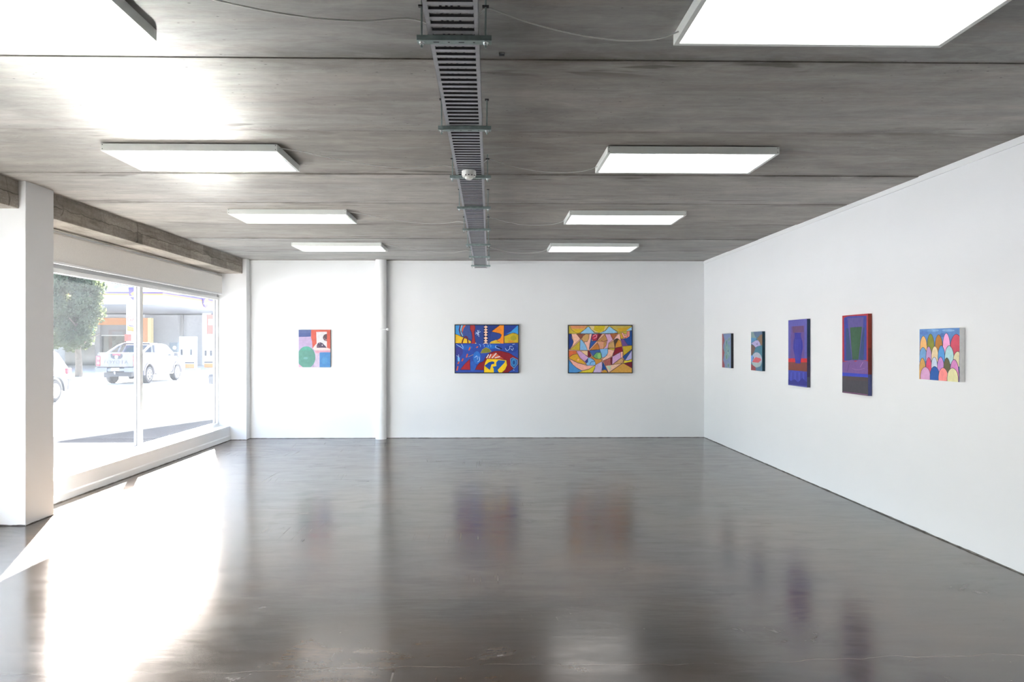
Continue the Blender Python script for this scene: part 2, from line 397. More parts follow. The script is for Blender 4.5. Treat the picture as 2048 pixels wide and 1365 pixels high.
bl = empty('roller_blind', (-4.25, 6.70, 2.32), 'raised pale fabric roller blind across the top of the shopfront window', 'blind')
L = 5.06
MB().box(-0.006, -0.003, 0, L, 0.025, 0.285).build('blind_fabric', M_BLIND, bl)
MB().lathe([(0.0, 0), (0.03, 0), (0.03, L), (0.0, L)], (-0.035, 0, 0.28), 'y', 20).build('roller_tube', M_BLIND, bl, smooth=True)
MB().box(-0.012, 0.004, 0, L, 0.0, 0.026).build('bottom_bar', M_TRIM, bl, bevel=0.004)
for yy in (-0.006, L):
    MB().box(-0.07, 0.0, yy, yy + 0.006, 0.235, 0.33).build('end_bracket', M_TRIM, bl)

# ------------------------------------------------------------------ back wall pipe and hook
M_PIPE = simple('pipe_white_paint', (0.83, 0.835, 0.84), 0.45, 0, 0.5, 0.015)
pp = MB().lathe([(0.089, 0.0), (0.089, ZC - 0.0)], (-1.766, YB - 0.095, 0.0), 'z', 48).build('downpipe', M_PIPE, None, smooth=True)
tag(pp, 'white painted round vertical pipe standing against the back wall', 'pipe')
hk = empty('wall_hook', (-1.766, YB - 0.19, 1.775), 'small white rod with a round knob fixed across the vertical pipe', 'hook')
MB().tube([(-0.07, -0.002, 0), (0.105, -0.002, 0)], 0.006, 10).build('rod', M_PIPE, hk, smooth=True)
MB().lathe([(0.0, -0.022), (0.014, -0.018), (0.022, 0.0), (0.014, 0.018), (0.0, 0.022)], (0.118, -0.002, 0), 'y', 20).build('knob', M_PIPE, hk, smooth=True)

# ------------------------------------------------------------------ ceiling lights
LW, LD, LH = 1.2, 0.6, 0.053
def make_light():
    r = empty('ceiling_light', (0, 0, ZC - LH), 'x', 'ceiling light', 'LED panel lights on the concrete ceiling')
    f = MB(); t = 0.018; w = 0.022
    x0, x1, y0, y1 = -LW / 2, LW / 2, 0.0, LD
    f.box(x0, x1, y0, y0 + w, 0, LH - 0.004).box(x0, x1, y1 - w, y1, 0, LH - 0.004).box(x0, x0 + w, y0 + w, y1 - w, 0, LH - 0.004).box(x1 - w, x1, y0 + w, y1 - w, 0, LH - 0.004)
    f.box(x0 + w, x1 - w, y0 + w, y1 - w, LH - 0.012, LH - 0.004)
    f.build('frame', M_LAMPMETAL, r, bevel=0.0012)
    MB().box(x0 + w, x1 - w, y0 + w, y1 - w, 0.004, 0.012).build('diffuser', M_PANEL, r)
    for sx in (-1, 1):
        for z in (0.012, 0.040):
            MB().lathe([(0.0, -0.0015), (0.003, -0.0015), (0.003, 0.0)], (sx * (LW / 2 - 0.012), 0.0, z), 'y', 10).build('screw', M_BLACK, r)
    return r
proto = make_light()
lights = {}
XLc, XRc = -2.06, 1.414
LROWS = [2.65, 5.075, 7.50, 9.90]
names = ['closest to the viewpoint', 'second from the viewpoint', 'third from the viewpoint', 'closest to the back wall']
first = True
for i, yy in enumerate(LROWS):
    for side, xc in (('window', XLc), ('paintings', XRc)):
        o = proto if first else copy_tree(proto); first = False
        o.location = (xc, yy, ZC - LH)
        o['label'] = 'lit panel light in the row on the %s side, %s' % (side, names[i])
        lights[(side, i)] = o
def cord(parent, pts, r=0.0032, label=None):
    """a sagging flex through world points, smoothed"""
    P = [Vector(p) for p in pts]; out = []
    for i in range(len(P) - 1):
        a, b, c_, d = P[max(i - 1, 0)], P[i], P[i + 1], P[min(i + 2, len(P) - 1)]
        for k in range(8):
            t = k / 8.0
            out.append(0.5 * ((2 * b) + (c_ - a) * t + (2 * a - 5 * b + 4 * c_ - d) * t * t + (3 * b - a - 3 * c_ + d) * t ** 3))
    out.append(P[-1])
    loc = parent.location
    return MB().tube([p - loc for p in out], r, 6).build('power_cord', M_CORD, parent, smooth=True)
for i, yy in enumerate(LROWS):
    yr = [2.95, 5.34, 7.75, 10.14][i]
    z0 = ZC - LH
    cord(lights[('paintings', i)], [(-0.10, yr + 0.02, 2.80), (-0.03, yr, 2.86), (0.0, yr - 0.005, 2.87), (0.16, yr + 0.03, 2.83), (0.36, yr + 0.08, 2.805), (0.56, yr + 0.16, 2.815), (0.72, yr + 0.2, 2.84), (0.812, yr + 0.2, 2.872)])
    ys = yy + 0.04 if i else yy + 0.06
    cord(lights[('window', i)], [(-1.458, ys, 2.885), (-1.30, ys + 0.02, 2.865), (-1.05, ys + 0.08, 2.825), (-0.78, ys + 0.15, 2.80), (-0.52, ys + 0.2, 2.80), (-0.33, yr - 0.02, 2.82), (-0.22, yr, 2.80)])

# ------------------------------------------------------------------ cable tray
ZT = 2.747; TX0, TX1 = -0.244, -0.043; TY0, TY1 = 1.6, 11.70
tray = empty('cable_tray', ((TX0 + TX1) / 2, TY0, ZT), 'long galvanised slotted cable tray hung down the middle of the ceiling', 'cable tray')
hw = (TX1 - TX0) / 2
fl = MB(); Lt = TY1 - TY0; pitch = 0.0605; n = int(Lt / pitch)
fl.box(-hw, -hw + 0.017, 0, Lt, 0, 0.0015).box(hw - 0.017, hw, 0, Lt, 0, 0.0015)
rb = MB(); lp = MB()
for i in range(n + 1):
    y0 = i * pitch; y1 = y0 + 0.026
    if y1 > Lt: break
    # rung between two slots, with folded lips and a rounded slot end
    fl.box(-hw + 0.017, hw - 0.017, y0, y1, 0, 0.0015)
    lp.box(-hw + 0.019, hw - 0.019, y0 - 0.0005, y0 + 0.0012, 0.0008, 0.011).box(-hw + 0.019, hw - 0.019, y1 - 0.0012, y1 + 0.0005, 0.0008, 0.011)
    if i % 2 == 0 and i < n:
        for kx in range(7):            # perforated strip above every second slot
            xa = -hw + 0.022 + kx * (2 * hw - 0.044) / 7
            if kx == 0: rb.box(-hw + 0.022, hw - 0.022, y1 - 0.001, y1 + 0.004, 0.014, 0.0155)
            rb.box(xa + 0.005, xa + (2 * hw - 0.044) / 7 - 0.002, y1 - 0.002, y1 + 0.036, 0.014, 0.0155)
rb.box(-hw + 0.020, -hw + 0.027, 0, Lt, 0.014, 0.0155).box(hw - 0.027, hw - 0.020, 0, Lt, 0.014, 0.0155)
fl.build('slotted_base', M_GALV, tray)
rb.build('slotted_strip', M_GALV, tray)
lp.box(-hw + 0.018, -hw + 0.0195, 0, Lt, 0.0016, 0.011).box(hw - 0.0195, hw - 0.018, 0, Lt, 0.0016, 0.011)
lp.build('slot_lips', simple('shaded_steel_lip', (0.10, 0.103, 0.112), 0.5, 0.4), tray)  # darker steel colour paints in the shade inside the slots
for s in (-1, 1):
    m = MB(); x = s * hw
    m.box(min(x, x - s * 0.0015), max(x, x - s * 0.0015), 0, Lt, 0, 0.045).box(min(x, x - s * 0.012), max(x, x - s * 0.012), 0, Lt, 0.0435, 0.045)
    m.build('side_flange', M_GALV, tray)
for i, yy in enumerate([2.946, 4.145, 5.337, 6.525, 7.75, 8.92, 10.14, 11.26]):
    zb = 2.725 - ZT; y = yy - TY0
    xa, xb = -0.146, 0.150
    s = MB()
    s.box(xa, xb, y - 0.041, y, zb, zb + 0.002)
    s.box(xa, xb, y - 0.041, y - 0.039, zb + 0.002, zb + 0.0205).box(xa, xb, y - 0.002, y, zb + 0.002, zb + 0.0205)
    s.box(xa, xb, y - 0.039, y - 0.030, zb + 0.0185, zb + 0.0205).box(xa, xb, y - 0.011, y - 0.002, zb + 0.0185, zb + 0.0205)
    st = s.build('support_strut', M_STRUT, tray, bevel=0.0008)
    for xq, wq in ((-0.07, 0.022), (-0.02, 0.008), (0.03, 0.022), (0.08, 0.008)):
        MB().box(xq - wq / 2, xq + wq / 2, y - 0.024, y - 0.017, zb - 0.0004, zb + 0.0001).build('slot', M_BLACK, st)
    for xq in (-0.128, 0.126):
        MB().tube([(xq, y - 0.02, zb - 0.022), (xq, y - 0.02, ZC - ZT - 0.0055)], 0.0038, 8).build('threaded_rod', M_STRUT, st, smooth=True)
        MB().lathe([(0.0085, 0.0), (0.0085, 0.008)], (xq, y - 0.02, zb - 0.010), 'z', 6).lathe([(0.012, 0.0), (0.012, 0.0015)], (xq, y - 0.02, zb - 0.002), 'z', 14).build('nut', M_BOLT, st)
        if i % 2 == 0:
            MB().box(xq - 0.013, xq + 0.013, y - 0.028, y - 0.012, 0.118, 0.124).build('cable_tie', M_BLACK, st)
        else:
            MB().box(xq - 0.011, xq + 0.011, y - 0.031, y - 0.009, ZC - ZT - 0.010, ZC - ZT - 0.005).build('rod_plate', M_BLACK, st)
# cables lying in the tray
cb = MB()
for k in range(4):
    x = -hw + 0.05 + k * 0.03
    cb.tube([(x + 0.012 * math.sin(q * 0.7 + k), q * Lt / 24, 0.024 + 0.004 * math.sin(q * 1.7 + k)) for q in range(25)], 0.005, 6)
o = cb.build('cable', M_BLACK, tray, smooth=True); o['label'] = 'dark cables lying in the tray'; o['kind'] = 'stuff'
sd = empty('smoke_detector', (-0.148, 5.17, ZT - 0.002), 'round ivory smoke detector hanging under the cable tray', 'smoke detector')
MB().lathe([(0.0, 0.0), (0.050, 0.0), (0.051, -0.030), (0.047, -0.040), (0.030, -0.043), (0.026, -0.043)], (0, 0, 0), 'z', 40).build('base', M_DETECT, sd, smooth=True)
MB().lathe([(0.027, -0.041), (0.027, -0.052), (0.022, -0.058), (0.0, -0.059)], (0, 0, 0), 'z', 32).build('sensor_cap', M_DETECT, sd, smooth=True)
for k in range(14):
    q = 2 * PI * k / 14
    if k % 7 == 5: continue
    v = MB().box(-0.004, 0.004, 0.0478, 0.0502, -0.0395, -0.033).build('vent_slot', M_BLACK, sd); v.rotation_euler = (0, 0, q)
cl = MB().box(0.043, 0.069, 3.465, 3.492, ZC - 0.011, ZC + 0.002)
cl = cl.build('ceiling_clip', M_BLACK, None, bevel=0.002); tag(cl, 'small dark metal clip on the ceiling beside the cable tray', 'clip')
MB().box(0.045, 0.067, 3.4635, 3.4650, ZC - 0.010, ZC - 0.005).build('clip_plate', M_GALV, cl)

# ------------------------------------------------------------------ paintings
def m_paint():
    t = NT('oil_paint'); a = t.n('Attribute', {'attribute_name': 'Col'})
    p = t.pos(); n = t.noise(p, 30, 5, 0.65); f = t.noise(t.mapped(p, (1, 1, 2.2)), 110, 3, 0.6)
    v = t.ramp(n, 0.3, 0.7, 0.88, 1.10)
    col = t.mix(1.0, a.outputs[0], t.n('CombineXYZ', X=v, Y=v, Z=v), 'MULTIPLY')
    return t.done(t.bsdf(col, 0.5, 0, 0.35, t.bump(t.math('ADD', n, f), 0.25, 0.002)))
M_PAINT = m_paint()

class Art:
    """flat colour shapes laid on a canvas; coordinates given in a unit square, (0,0) top left"""
    def __init__(s, quad, gain=1.25):
        s.q = quad; s.g = gain; s.shapes = []
    def uv(s, p):
        # invert the bilinear map of the sketch quad (TL, TR, BR, BL)
        (x0, y0), (x1, y1), (x2, y2), (x3, y3) = s.q
        u = v = 0.5
        for _ in range(12):
            fx = (1 - u) * (1 - v) * x0 + u * (1 - v) * x1 + u * v * x2 + (1 - u) * v * x3 - p[0]
            fy = (1 - u) * (1 - v) * y0 + u * (1 - v) * y1 + u * v * y2 + (1 - u) * v * y3 - p[1]
            a = (1 - v) * (x1 - x0) + v * (x2 - x3); b = (1 - u) * (x3 - x0) + u * (x2 - x1)
            c_ = (1 - v) * (y1 - y0) + v * (y2 - y3); d = (1 - u) * (y3 - y0) + u * (y2 - y1)
            D = a * d - b * c_
            u -= (fx * d - b * fy) / D; v -= (a * fy - fx * c_) / D
        return u, v
    def clip(s, P):
        for ax, lim, sg in ((0, 0.0, 1), (0, 1.0, -1), (1, 0.0, 1), (1, 1.0, -1)):
            out = []
            for i in range(len(P)):
                a, b = P[i - 1], P[i]; da, db = sg * (a[ax] - lim), sg * (b[ax] - lim)
                if (da >= 0) != (db >= 0):
                    t = da / (da - db); out.append((a[0] + t * (b[0] - a[0]), a[1] + t * (b[1] - a[1])))
                if db >= 0: out.append(b)
            P = out
            if len(P) < 3: return []
        return P
    def p(s, col, *pts, smooth=False, line=None, lw=9):
        P = list(pts)
        if smooth: P = s.sm(P)
        s.shapes.append((col, s.clip([s.uv(q) for q in P])))
        if line: s.stroke(line, lw, *(P + [P[0]]))
        return s
    def sm(s, P, close=True, k=6):
        out = []; n = len(P)
        for i in range(n if close else n - 1):
            if close: a, b, c_, d = P[i - 1], P[i], P[(i + 1) % n], P[(i + 2) % n]
            else: a, b, c_, d = P[max(i - 1, 0)], P[i], P[i + 1], P[min(i + 2, n - 1)]
            for j in range(k):
                t = j / k
                out.append(tuple(0.5 * (2 * b[m] + (c_[m] - a[m]) * t + (2 * a[m] - 5 * b[m] + 4 * c_[m] - d[m]) * t * t + (3 * b[m] - a[m] - 3 * c_[m] + d[m]) * t ** 3) for m in (0, 1)))
        if not close: out.append(P[-1])
        return out
    def ell(s, col, cx, cy, rx, ry, a0=0, a1=360, line=None, lw=9, rot=0):
        n = 28; P = []
        for i in range(n + (a1 - a0 < 360)):
            a = math.radians(a0 + (a1 - a0) * i / n); x, y = rx * math.cos(a), ry * math.sin(a); r = math.radians(rot)
            P.append((cx + x * math.cos(r) - y * math.sin(r), cy + x * math.sin(r) + y * math.cos(r)))
        return s.p(col, *P, line=line, lw=lw)
    def stroke(s, col, w, *pts, smooth=False):
        P = s.sm(list(pts), False) if smooth else list(pts)
        for a, b in zip(P, P[1:]):
            dx, dy = b[0] - a[0], b[1] - a[1]; l = math.hypot(dx, dy)
            if l < 1e-6: continue
            nx, ny = -dy / l * w / 2, dx / l * w / 2; ex, ey = dx / l * w * 0.3, dy / l * w * 0.3
            q = [(a[0] - ex + nx, a[1] - ey + ny), (b[0] + ex + nx, b[1] + ey + ny), (b[0] + ex - nx, b[1] + ey - ny), (a[0] - ex - nx, a[1] - ey - ny)]
            s.shapes.append((col, s.clip([s.uv(z) for z in q])))
        return s
    def build(s, name, w, h, d, side, parent, sides=None):
        """canvas of width w, height h, depth d; local x right, z up, face toward -y at y=0, back at y=d"""
        bm = bmesh.new(); lay = bm.loops.layers.float_color.new('Col')
        def face(P, col):
            try: f = bm.faces.new([bm.verts.new(q) for q in P])
            except ValueError: return
            for l in f.loops: l[lay] = (*col, 1)
        X0, X1, Z0, Z1 = -w / 2, w / 2, 0, h
        sc = hexl(side, s.g)
        face([(X0, 0, Z0), (X1, 0, Z0), (X1, 0, Z1), (X0, 0, Z1)], sc)
        for P in ([(X1, 0, Z0), (X1, d, Z0), (X1, d, Z1), (X1, 0, Z1)], [(X0, d, Z0), (X0, 0, Z0), (X0, 0, Z1), (X0, d, Z1)], [(X0, 0, Z1), (X1, 0, Z1), (X1, d, Z1), (X0, d, Z1)], [(X0, d, Z0), (X1, d, Z0), (X1, 0, Z0), (X0, 0, Z0)], [(X1, d, Z0), (X0, d, Z0), (X0, d, Z1), (X1, d, Z1)]):
            face(P, sc)
        for (za, zb, col) in (sides or []):
            face([(X1 + 0.0003, 0.0, Z1 - zb * h), (X1 + 0.0003, d, Z1 - zb * h), (X1 + 0.0003, d, Z1 - za * h), (X1 + 0.0003, 0.0, Z1 - za * h)], hexl(col, s.g))
        for i, (col, P) in enumerate(s.shapes):
            if len(P) < 3: continue
            y = -0.0003 - i * 0.00001
            Q = [(X0 + u * w, y, Z1 - v * h) for u, v in P]
            ar = sum(Q[k - 1][0] * Q[k][2] - Q[k][0] * Q[k - 1][2] for k in range(len(Q)))
            if abs(ar) < 1e-7: continue
            if ar < 0: Q = Q[::-1]
            cc = hexl(col, s.g)
            for tri in tessellate_polygon([[Vector((q[0], q[2], 0)) for q in Q]]):
                T = [Q[k] for k in tri]
                ar = (T[1][0] - T[0][0]) * (T[2][2] - T[0][2]) - (T[2][0] - T[0][0]) * (T[1][2] - T[0][2])
                if abs(ar) < 1e-9: continue
                face(T if ar > 0 else T[::-1], cc)
        me = bpy.data.meshes.new(name); bm.to_mesh(me); bm.free(); me.materials.append(M_PAINT)
        o = bpy.data.objects.new(name, me); COL.objects.link(o); o.parent = parent
        return o
def art_frame(w, h, t, y0, y1, parent, mat):
    f = MB()
    f.box(-w / 2, w / 2, y0, y1, 0, t).box(-w / 2, w / 2, y0, y1, h - t, h).box(-w / 2, -w / 2 + t, y0, y1, t, h - t).box(w / 2 - t, w / 2, y0, y1, t, h - t)
    return f.build('frame', mat, parent, bevel=0.001)
M_ARTFRAME = simple('black_frame', (0.008, 0.008, 0.014), 0.45)

# painting A: soft shapes with green circle
a = Art([(215, 248), (992, 248), (992, 1175), (215, 1175)], 0.72)
a.p('#c3acd0', (215, 248), (992, 248), (992, 1175), (215, 1175))
a.p('#d9c4dc', (548, 600), (740, 760), (725, 1175), (590, 1175), (600, 760))
a.p('#5c6ba0', (200, 240), (522, 240), (515, 415), (400, 422), (200, 425)).p('#50619a', (200, 330), (516, 330), (515, 415), (200, 425))
a.p('#dd6250', (522, 240), (1000, 240), (1000, 715), (560, 715), (548, 600), (545, 540), (520, 440))
a.p('#f5dcd8', (560, 712), (585, 668), (640, 602), (700, 555), (860, 600), (905, 690), (1000, 725), (1000, 760), (620, 758))
a.p('#e8a8ba', (610, 758), (1000, 755), (1000, 806), (740, 800), (720, 830), (632, 830))
a.p('#4c8ecb', (728, 812), (860, 804), (1000, 808), (1000, 1185), (730, 1185)).ell('#559bd2', 850, 1010, 75, 90)
a.p('#e6e2e3', (646, 300), (908, 296), (908, 692), (660, 692), (652, 500))
a.ell('#5d4a50', 908, 440, 96, 90, 90, 270).ell('#b77f80', 885, 500, 18, 22).ell('#8c6f78', 850, 465, 16, 22)
a.p('#574a62', (658, 692), (660, 630), (690, 575), (740, 555), (800, 580), (860, 640), (905, 692)).ell('#f0e6ea', 793, 630, 12, 16).ell('#c49aa2', 730, 578, 14, 10).ell('#b07a8a', 690, 655, 14, 12)
a.ell('#67a192', 405, 930, 222, 272).ell('#5fb09a', 405, 720, 120, 60).ell('#67a192', 405, 930, 222, 180)
a.ell('#83b7b4', 390, 950, 55, 30)
a.p('#dca9c2', (205, 1080), (330, 1185), (205, 1185))
r = empty('painting', (-2.855, YB - 0.032, 1.162), 'small unframed painting with green circle, red and blue blocks on the back wall', 'painting', None)
a.build('canvas', 0.514, 0.61, 0.03, '#3a3436', r)

# painting B: blue framed
a = Art([(135, 138), (1614, 138), (1614, 1250), (135, 1250)], 1.12)
a.p('#2b438c', (135, 138), (1614, 138), (1614, 1250), (135, 1250))
a.p('#3a4f92', (300, 138), (520, 138), (470, 230), (540, 480), (380, 420), (310, 390))
a.p('#3c8fd2', (130, 130), (240, 130), (212, 240), (235, 330), (265, 395), (130, 335))
a.p('#6d2733', (238, 130), (262, 130), (240, 220), (258, 320), (300, 390), (275, 392), (240, 330), (218, 240), smooth=False)
a.p('#7fc3d6', (272, 130), (312, 130), (285, 200), (270, 290), (318, 390), (300, 392), (262, 320), (248, 240))
a.p('#d2613f', (330, 130), (388, 130), (330, 210), (302, 300), (320, 380), (285, 270), (290, 210))
a.p('#e8bb2e', (130, 342), (200, 365), (265, 400), (330, 425), (430, 470), (505, 515), (500, 562), (130, 562), line='#3a2030', lw=8)
a.stroke('#6a2630', 28, (288, 570), (318, 470), (350, 420), (380, 405), (410, 430), (425, 500), (432, 570), smooth=True)
a.p('#a83234', (482, 130), (590, 130), (602, 210), (575, 300), (590, 420), (608, 575), (508, 575), (535, 430), (520, 310), (480, 220), line='#541a24', lw=8)
a.p('#e8d4a0', (590, 575), (612, 545), (635, 575))
for q in (((655, 255), (690, 405)), ((605, 345), (725, 290)), ((650, 375), (690, 255)), ((615, 300), (690, 350))): a.stroke('#c9dcf0', 11, *q)
a.p('#17245c', (800, 150), (900, 150), (910, 560), (790, 560))
for yy, ww in ((178, 48), (243, 46), (303, 52), (365, 46), (440, 52), (503, 50), (563, 60)):
    a.p('#f0c8aa', (850 - ww, yy), (850, yy - 36), (850 + ww, yy), (850, yy + 34))
a.p('#263a80', (910, 138), (1160, 138), (1000, 270), (940, 430))
a.p('#f08d28', (985, 282), (1080, 210), (1185, 130), (1282, 130), (1272, 570), (1195, 572), (1192, 545), (1095, 495), (1190, 440), (1222, 365), (1180, 330), (1080, 308), line='#5a2420', lw=9)
a.p('#d9b436', (930, 575), (975, 520), (1095, 480), (1130, 520), (1192, 545), (1192, 575))
a.p('#22398c', (1285, 130), (1600, 130), (1440, 280), (1330, 350), (1285, 330))
a.p('#3a94da', (1320, 350), (1440, 290), (1590, 150), (1620, 140), (1620, 360), (1530, 312), (1400, 330))
a.p('#c9ab2b', (1282, 392), (1340, 378), (1400, 345), (1490, 318), (1570, 335), (1620, 365), (1620, 548), (1284, 560), line='#7a3a24', lw=9)
a.ell('#a99a2a', 1500, 440, 70, 60).ell('#d38a30', 1440, 520, 70, 22)
a.stroke('#1a2050', 12, (1282, 138), (1280, 570))
a.p('#2c4aa2', (130, 572), (1620, 565), (1620, 1255), (130, 1255))
for (x, y, rx, ry, c_) in ((350, 660, 180, 60, '#2560b6'), (640, 900, 90, 150, '#2a6ec2'), (1000, 640, 160, 50, '#1f6cc4'), (220, 760, 90, 120, '#3a3b8c'), (1450, 690, 150, 90, '#223f92'), (540, 1100, 80, 120, '#2d5cb2')): a.ell(c_, x, y, rx, ry)
a.p('#80802f', (730, 792), (770, 710), (850, 662), (925, 690), (978, 755), (930, 775), (820, 790), line='#b9a868', lw=6)
for x in (720, 810, 905, 965): a.stroke('#7aa6e2', 12, (x - 25, 590), (x + 5, 610), (x, 650), smooth=True)
a.p('#8c1e28', (600, 1180), (640, 1100), (700, 1025), (800, 985), (850, 880), (940, 790), (1060, 745), (1200, 742), (1400, 790), (1620, 930), (1620, 1060), (1480, 1175), (1370, 1255), (810, 1255), (805, 1195), line='#3a1636', lw=8)
a.p('#d05c42', (890, 915), (960, 825), (1090, 788), (1180, 865), (1270, 925))
for q in (((870, 905), (915, 830)), ((930, 905), (970, 825)), ((1000, 905), (1095, 800)), ((1070, 905), (1180, 875))): a.stroke('#d9d2d4', 24, *q)
a.p('#f0c81c', (808, 1255), (812, 1100), (840, 1000), (880, 925), (1150, 932), (1335, 960), (1352, 1080), (1310, 1180), (1230, 1255), line='#4a2a30', lw=7)
a.p('#154a9e', (820, 1092), (920, 1010), (1000, 988), (1052, 1000), (1050, 1042), (985, 1060), (965, 1130), (945, 1192))
a.p('#1b57a4', (1010, 1112), (1098, 1100), (1095, 1010), (1150, 958), (1310, 975), (1290, 1025), (1130, 1190), (1160, 1255), (1040, 1255), (1035, 1160))
a.p('#2a62a8', (1428, 930), (1485, 898), (1600, 950), (1602, 1050), (1515, 1155), (1440, 1080), line='#7fa6c8', lw=9).ell('#3b8ac2', 1510, 1010, 55, 85).ell('#1d4c8c', 1512, 1015, 30, 50)
a.p('#a8232f', (248, 1182), (360, 1040), (478, 930), (485, 1188), line='#3a1a4a', lw=8)
for (x, y, l) in ((465, 690, 80), (405, 850, 90), (300, 950, 70), (205, 1020, 60), (180, 1150, 110), (645, 650, 40)): a.p('#d45a36', (x - 28, y + l / 2), (x + 4, y - l / 2), (x + 30, y - l / 2 + 10), (x + 6, y + l / 2))
for q in (((160, 590), (240, 640), (320, 690)), ((280, 580), (320, 660)), ((590, 900), (640, 860), (655, 940)), ((660, 1000), (705, 960), (690, 880)), ((1090, 620), (1080, 660), (1180, 700)), ((1310, 680), (1350, 735), (1410, 690), (1420, 630), (1480, 640)), ((1480, 590), (1530, 580)), ((1440, 690), (1480, 725), (1500, 670)), ((170, 850), (210, 900), (205, 980)), ((210, 830), (215, 890)), ((1500, 1190), (1520, 1200))): a.stroke('#bcd4ee', 10, *q, smooth=True)
a.p('#6fb4e0', (185, 890), (240, 900), (235, 990), (190, 985))
a.stroke('#141c4c', 30, (1110, 640), (1220, 690))
a.stroke('#c9a24a', 8, (440, 880), (555, 830))
r = empty('painting', (-0.052, YB - 0.042, 1.062), 'black framed blue abstract painting with orange shape, yellow form and star, nearer the pipe', 'painting')
fw, fh = 1.052, 0.797
art_frame(fw, fh, 0.013, 0.0, 0.040, r, M_ARTFRAME)
o = a.build('canvas', fw - 0.026, fh - 0.026, 0.03, '#141428', r); o.location = (0, 0.006, 0.013)

# painting C: faceted framed
a = Art([(130, 128), (1628, 128), (1628, 1250), (130, 1250)], 1.1)
K = '#4a3a3c'
def q3(col, *pts, smooth=False): a.p(col, *pts, smooth=smooth, line=K, lw=7)
a.p('#d8a58c', (130, 128), (1628, 128), (1628, 1250), (130, 1250))
q3('#c7b23c', (120, 120), (1640, 120), (1640, 320), (120, 320))
q3('#8fc2e0', (390, 315), (570, 165), (600, 150), (740, 300), (850, 310), (1000, 250), (1090, 140), (1300, 290), (1200, 310), (700, 318))
q3('#d9a05c', (150, 120), (585, 120), (500, 225), (360, 310), (270, 280), (190, 220)); a.p('#d8b52e', (200, 205), (500, 215), (360, 305), (270, 280)).p('#d98f62', (160, 125), (560, 125), (480, 190), (200, 190))
q3('#d6c08a', (600, 120), (1080, 120), (1000, 235), (890, 300), (760, 290), (660, 220)); a.p('#cdb526', (740, 130), (1000, 130), (960, 250), (850, 295), (720, 230))
q3('#c7b056', (1110, 120), (1640, 120), (1500, 255), (1330, 285), (1180, 200)); a.p('#d0a42a', (1280, 190), (1560, 160), (1500, 245), (1330, 275))
a.p('#8fc2e0', (1560, 200), (1640, 150), (1640, 235), (1500, 250))
q3('#2a3f86', (120, 325), (190, 325), (200, 430), (240, 510), (215, 600), (130, 700))
q3('#ecb9a4', (190, 320), (310, 320), (405, 445), (280, 560), (140, 705), (215, 600), (240, 515))
q3('#8a4e40', (310, 325), (520, 330), (410, 445))
q3('#c99a5e', (470, 370), (540, 325), (610, 330), (605, 440), (570, 505), (500, 515), (425, 450))
q3('#ecb7a6', (615, 325), (680, 320), (640, 540), (605, 720), (575, 720), (490, 520), (570, 508), (605, 440))
q3('#c7ad3a', (155, 705), (395, 490), (388, 715))
q3('#86b8de', (398, 465), (440, 470), (530, 590), (575, 720), (392, 715))
q3('#3f4f9e', (680, 320), (720, 320), (640, 600), (612, 690), (630, 560))
q3('#b22a48', (700, 330), (830, 325), (820, 480), (720, 495), (665, 440)); a.stroke('#e59aa8', 14, (700, 380), (770, 340), (790, 400), (720, 430), smooth=True)
q3('#6e1f2e', (835, 325), (920, 325), (800, 490), (790, 470))
q3('#2f56a0', (665, 495), (800, 490), (640, 670), (612, 695))
q3('#b9874e', (985, 335), (1050, 470), (1010, 530), (1080, 560), (1000, 640), (950, 680), (860, 690), (850, 600), (810, 540), (800, 510), (920, 400)); a.p('#d29478', (800, 515), (960, 510), (950, 680), (862, 685), (850, 600)); a.stroke('#8c4a4c', 14, (900, 480), (950, 510), (1030, 480), smooth=True)
q3('#cfa2c4', (990, 330), (1115, 325), (1170, 465), (1080, 540), (1055, 670), (945, 685), (1010, 620), (1050, 475))
q3('#a8663c', (1115, 320), (1300, 300), (1185, 460)); a.stroke('#c23a30', 10, (1125, 340), (1190, 440))
q3('#ecb9ac', (1190, 465), (1300, 330), (1340, 310), (1370, 480), (1280, 430))
q3('#d8a838', (1340, 310), (1380, 300), (1425, 400), (1410, 450), (1370, 440))
q3('#f0a89c', (1380, 300), (1420, 290), (1450, 370), (1500, 370), (1510, 265), (1580, 260), (1575, 380), (1510, 435), (1430, 410)); a.stroke('#c8452e', 16, (1535, 265), (1530, 380), (1460, 410), smooth=True)
q3('#1f4a94', (1585, 245), (1640, 240), (1640, 600), (1530, 585), (1430, 440), (1500, 430), (1580, 380))
q3('#6a4a86', (1370, 450), (1430, 440), (1530, 590), (1640, 602), (1410, 625))
q3('#4a3a30', (1200, 480), (1275, 435), (1310, 450), (1240, 560), (1225, 650))
q3('#c49a62', (1200, 485), (1225, 660), (1060, 665), (1075, 560))
q3('#cc8c34', (1310, 455), (1365, 500), (1395, 625), (1230, 660), (1245, 560))
q3('#c47a34', (625, 720), (800, 545), (840, 600), (860, 690))
q3('#c3a72e', (1415, 620), (1640, 600), (1640, 680), (1430, 850))
q3('#8a1e30', (1230, 665), (1395, 630), (1415, 740), (1290, 790), (1170, 860))
q3('#cdb23a', (1060, 670), (1225, 665), (1215, 720), (1100, 700))
q3('#e7b7a2', (1065, 690), (1215, 720), (1160, 850), (1080, 910), (930, 970), (920, 940), (1040, 830))
q3('#7db2dc', (860, 690), (1058, 672), (1060, 780), (1000, 870), (920, 900), (900, 800))
q3('#3f5f9e', (610, 725), (860, 700), (890, 770), (760, 800), (700, 860)); q3('#6aa56a', (700, 860), (790, 770), (890, 770), (910, 910), (850, 935), (770, 910)); a.ell('#8ec272', 850, 850, 40, 70)
q3('#7a2030', (580, 725), (610, 725), (670, 850), (610, 885), (580, 860))
q3('#ecc79a', (410, 735), (580, 725), (578, 860), (480, 800))
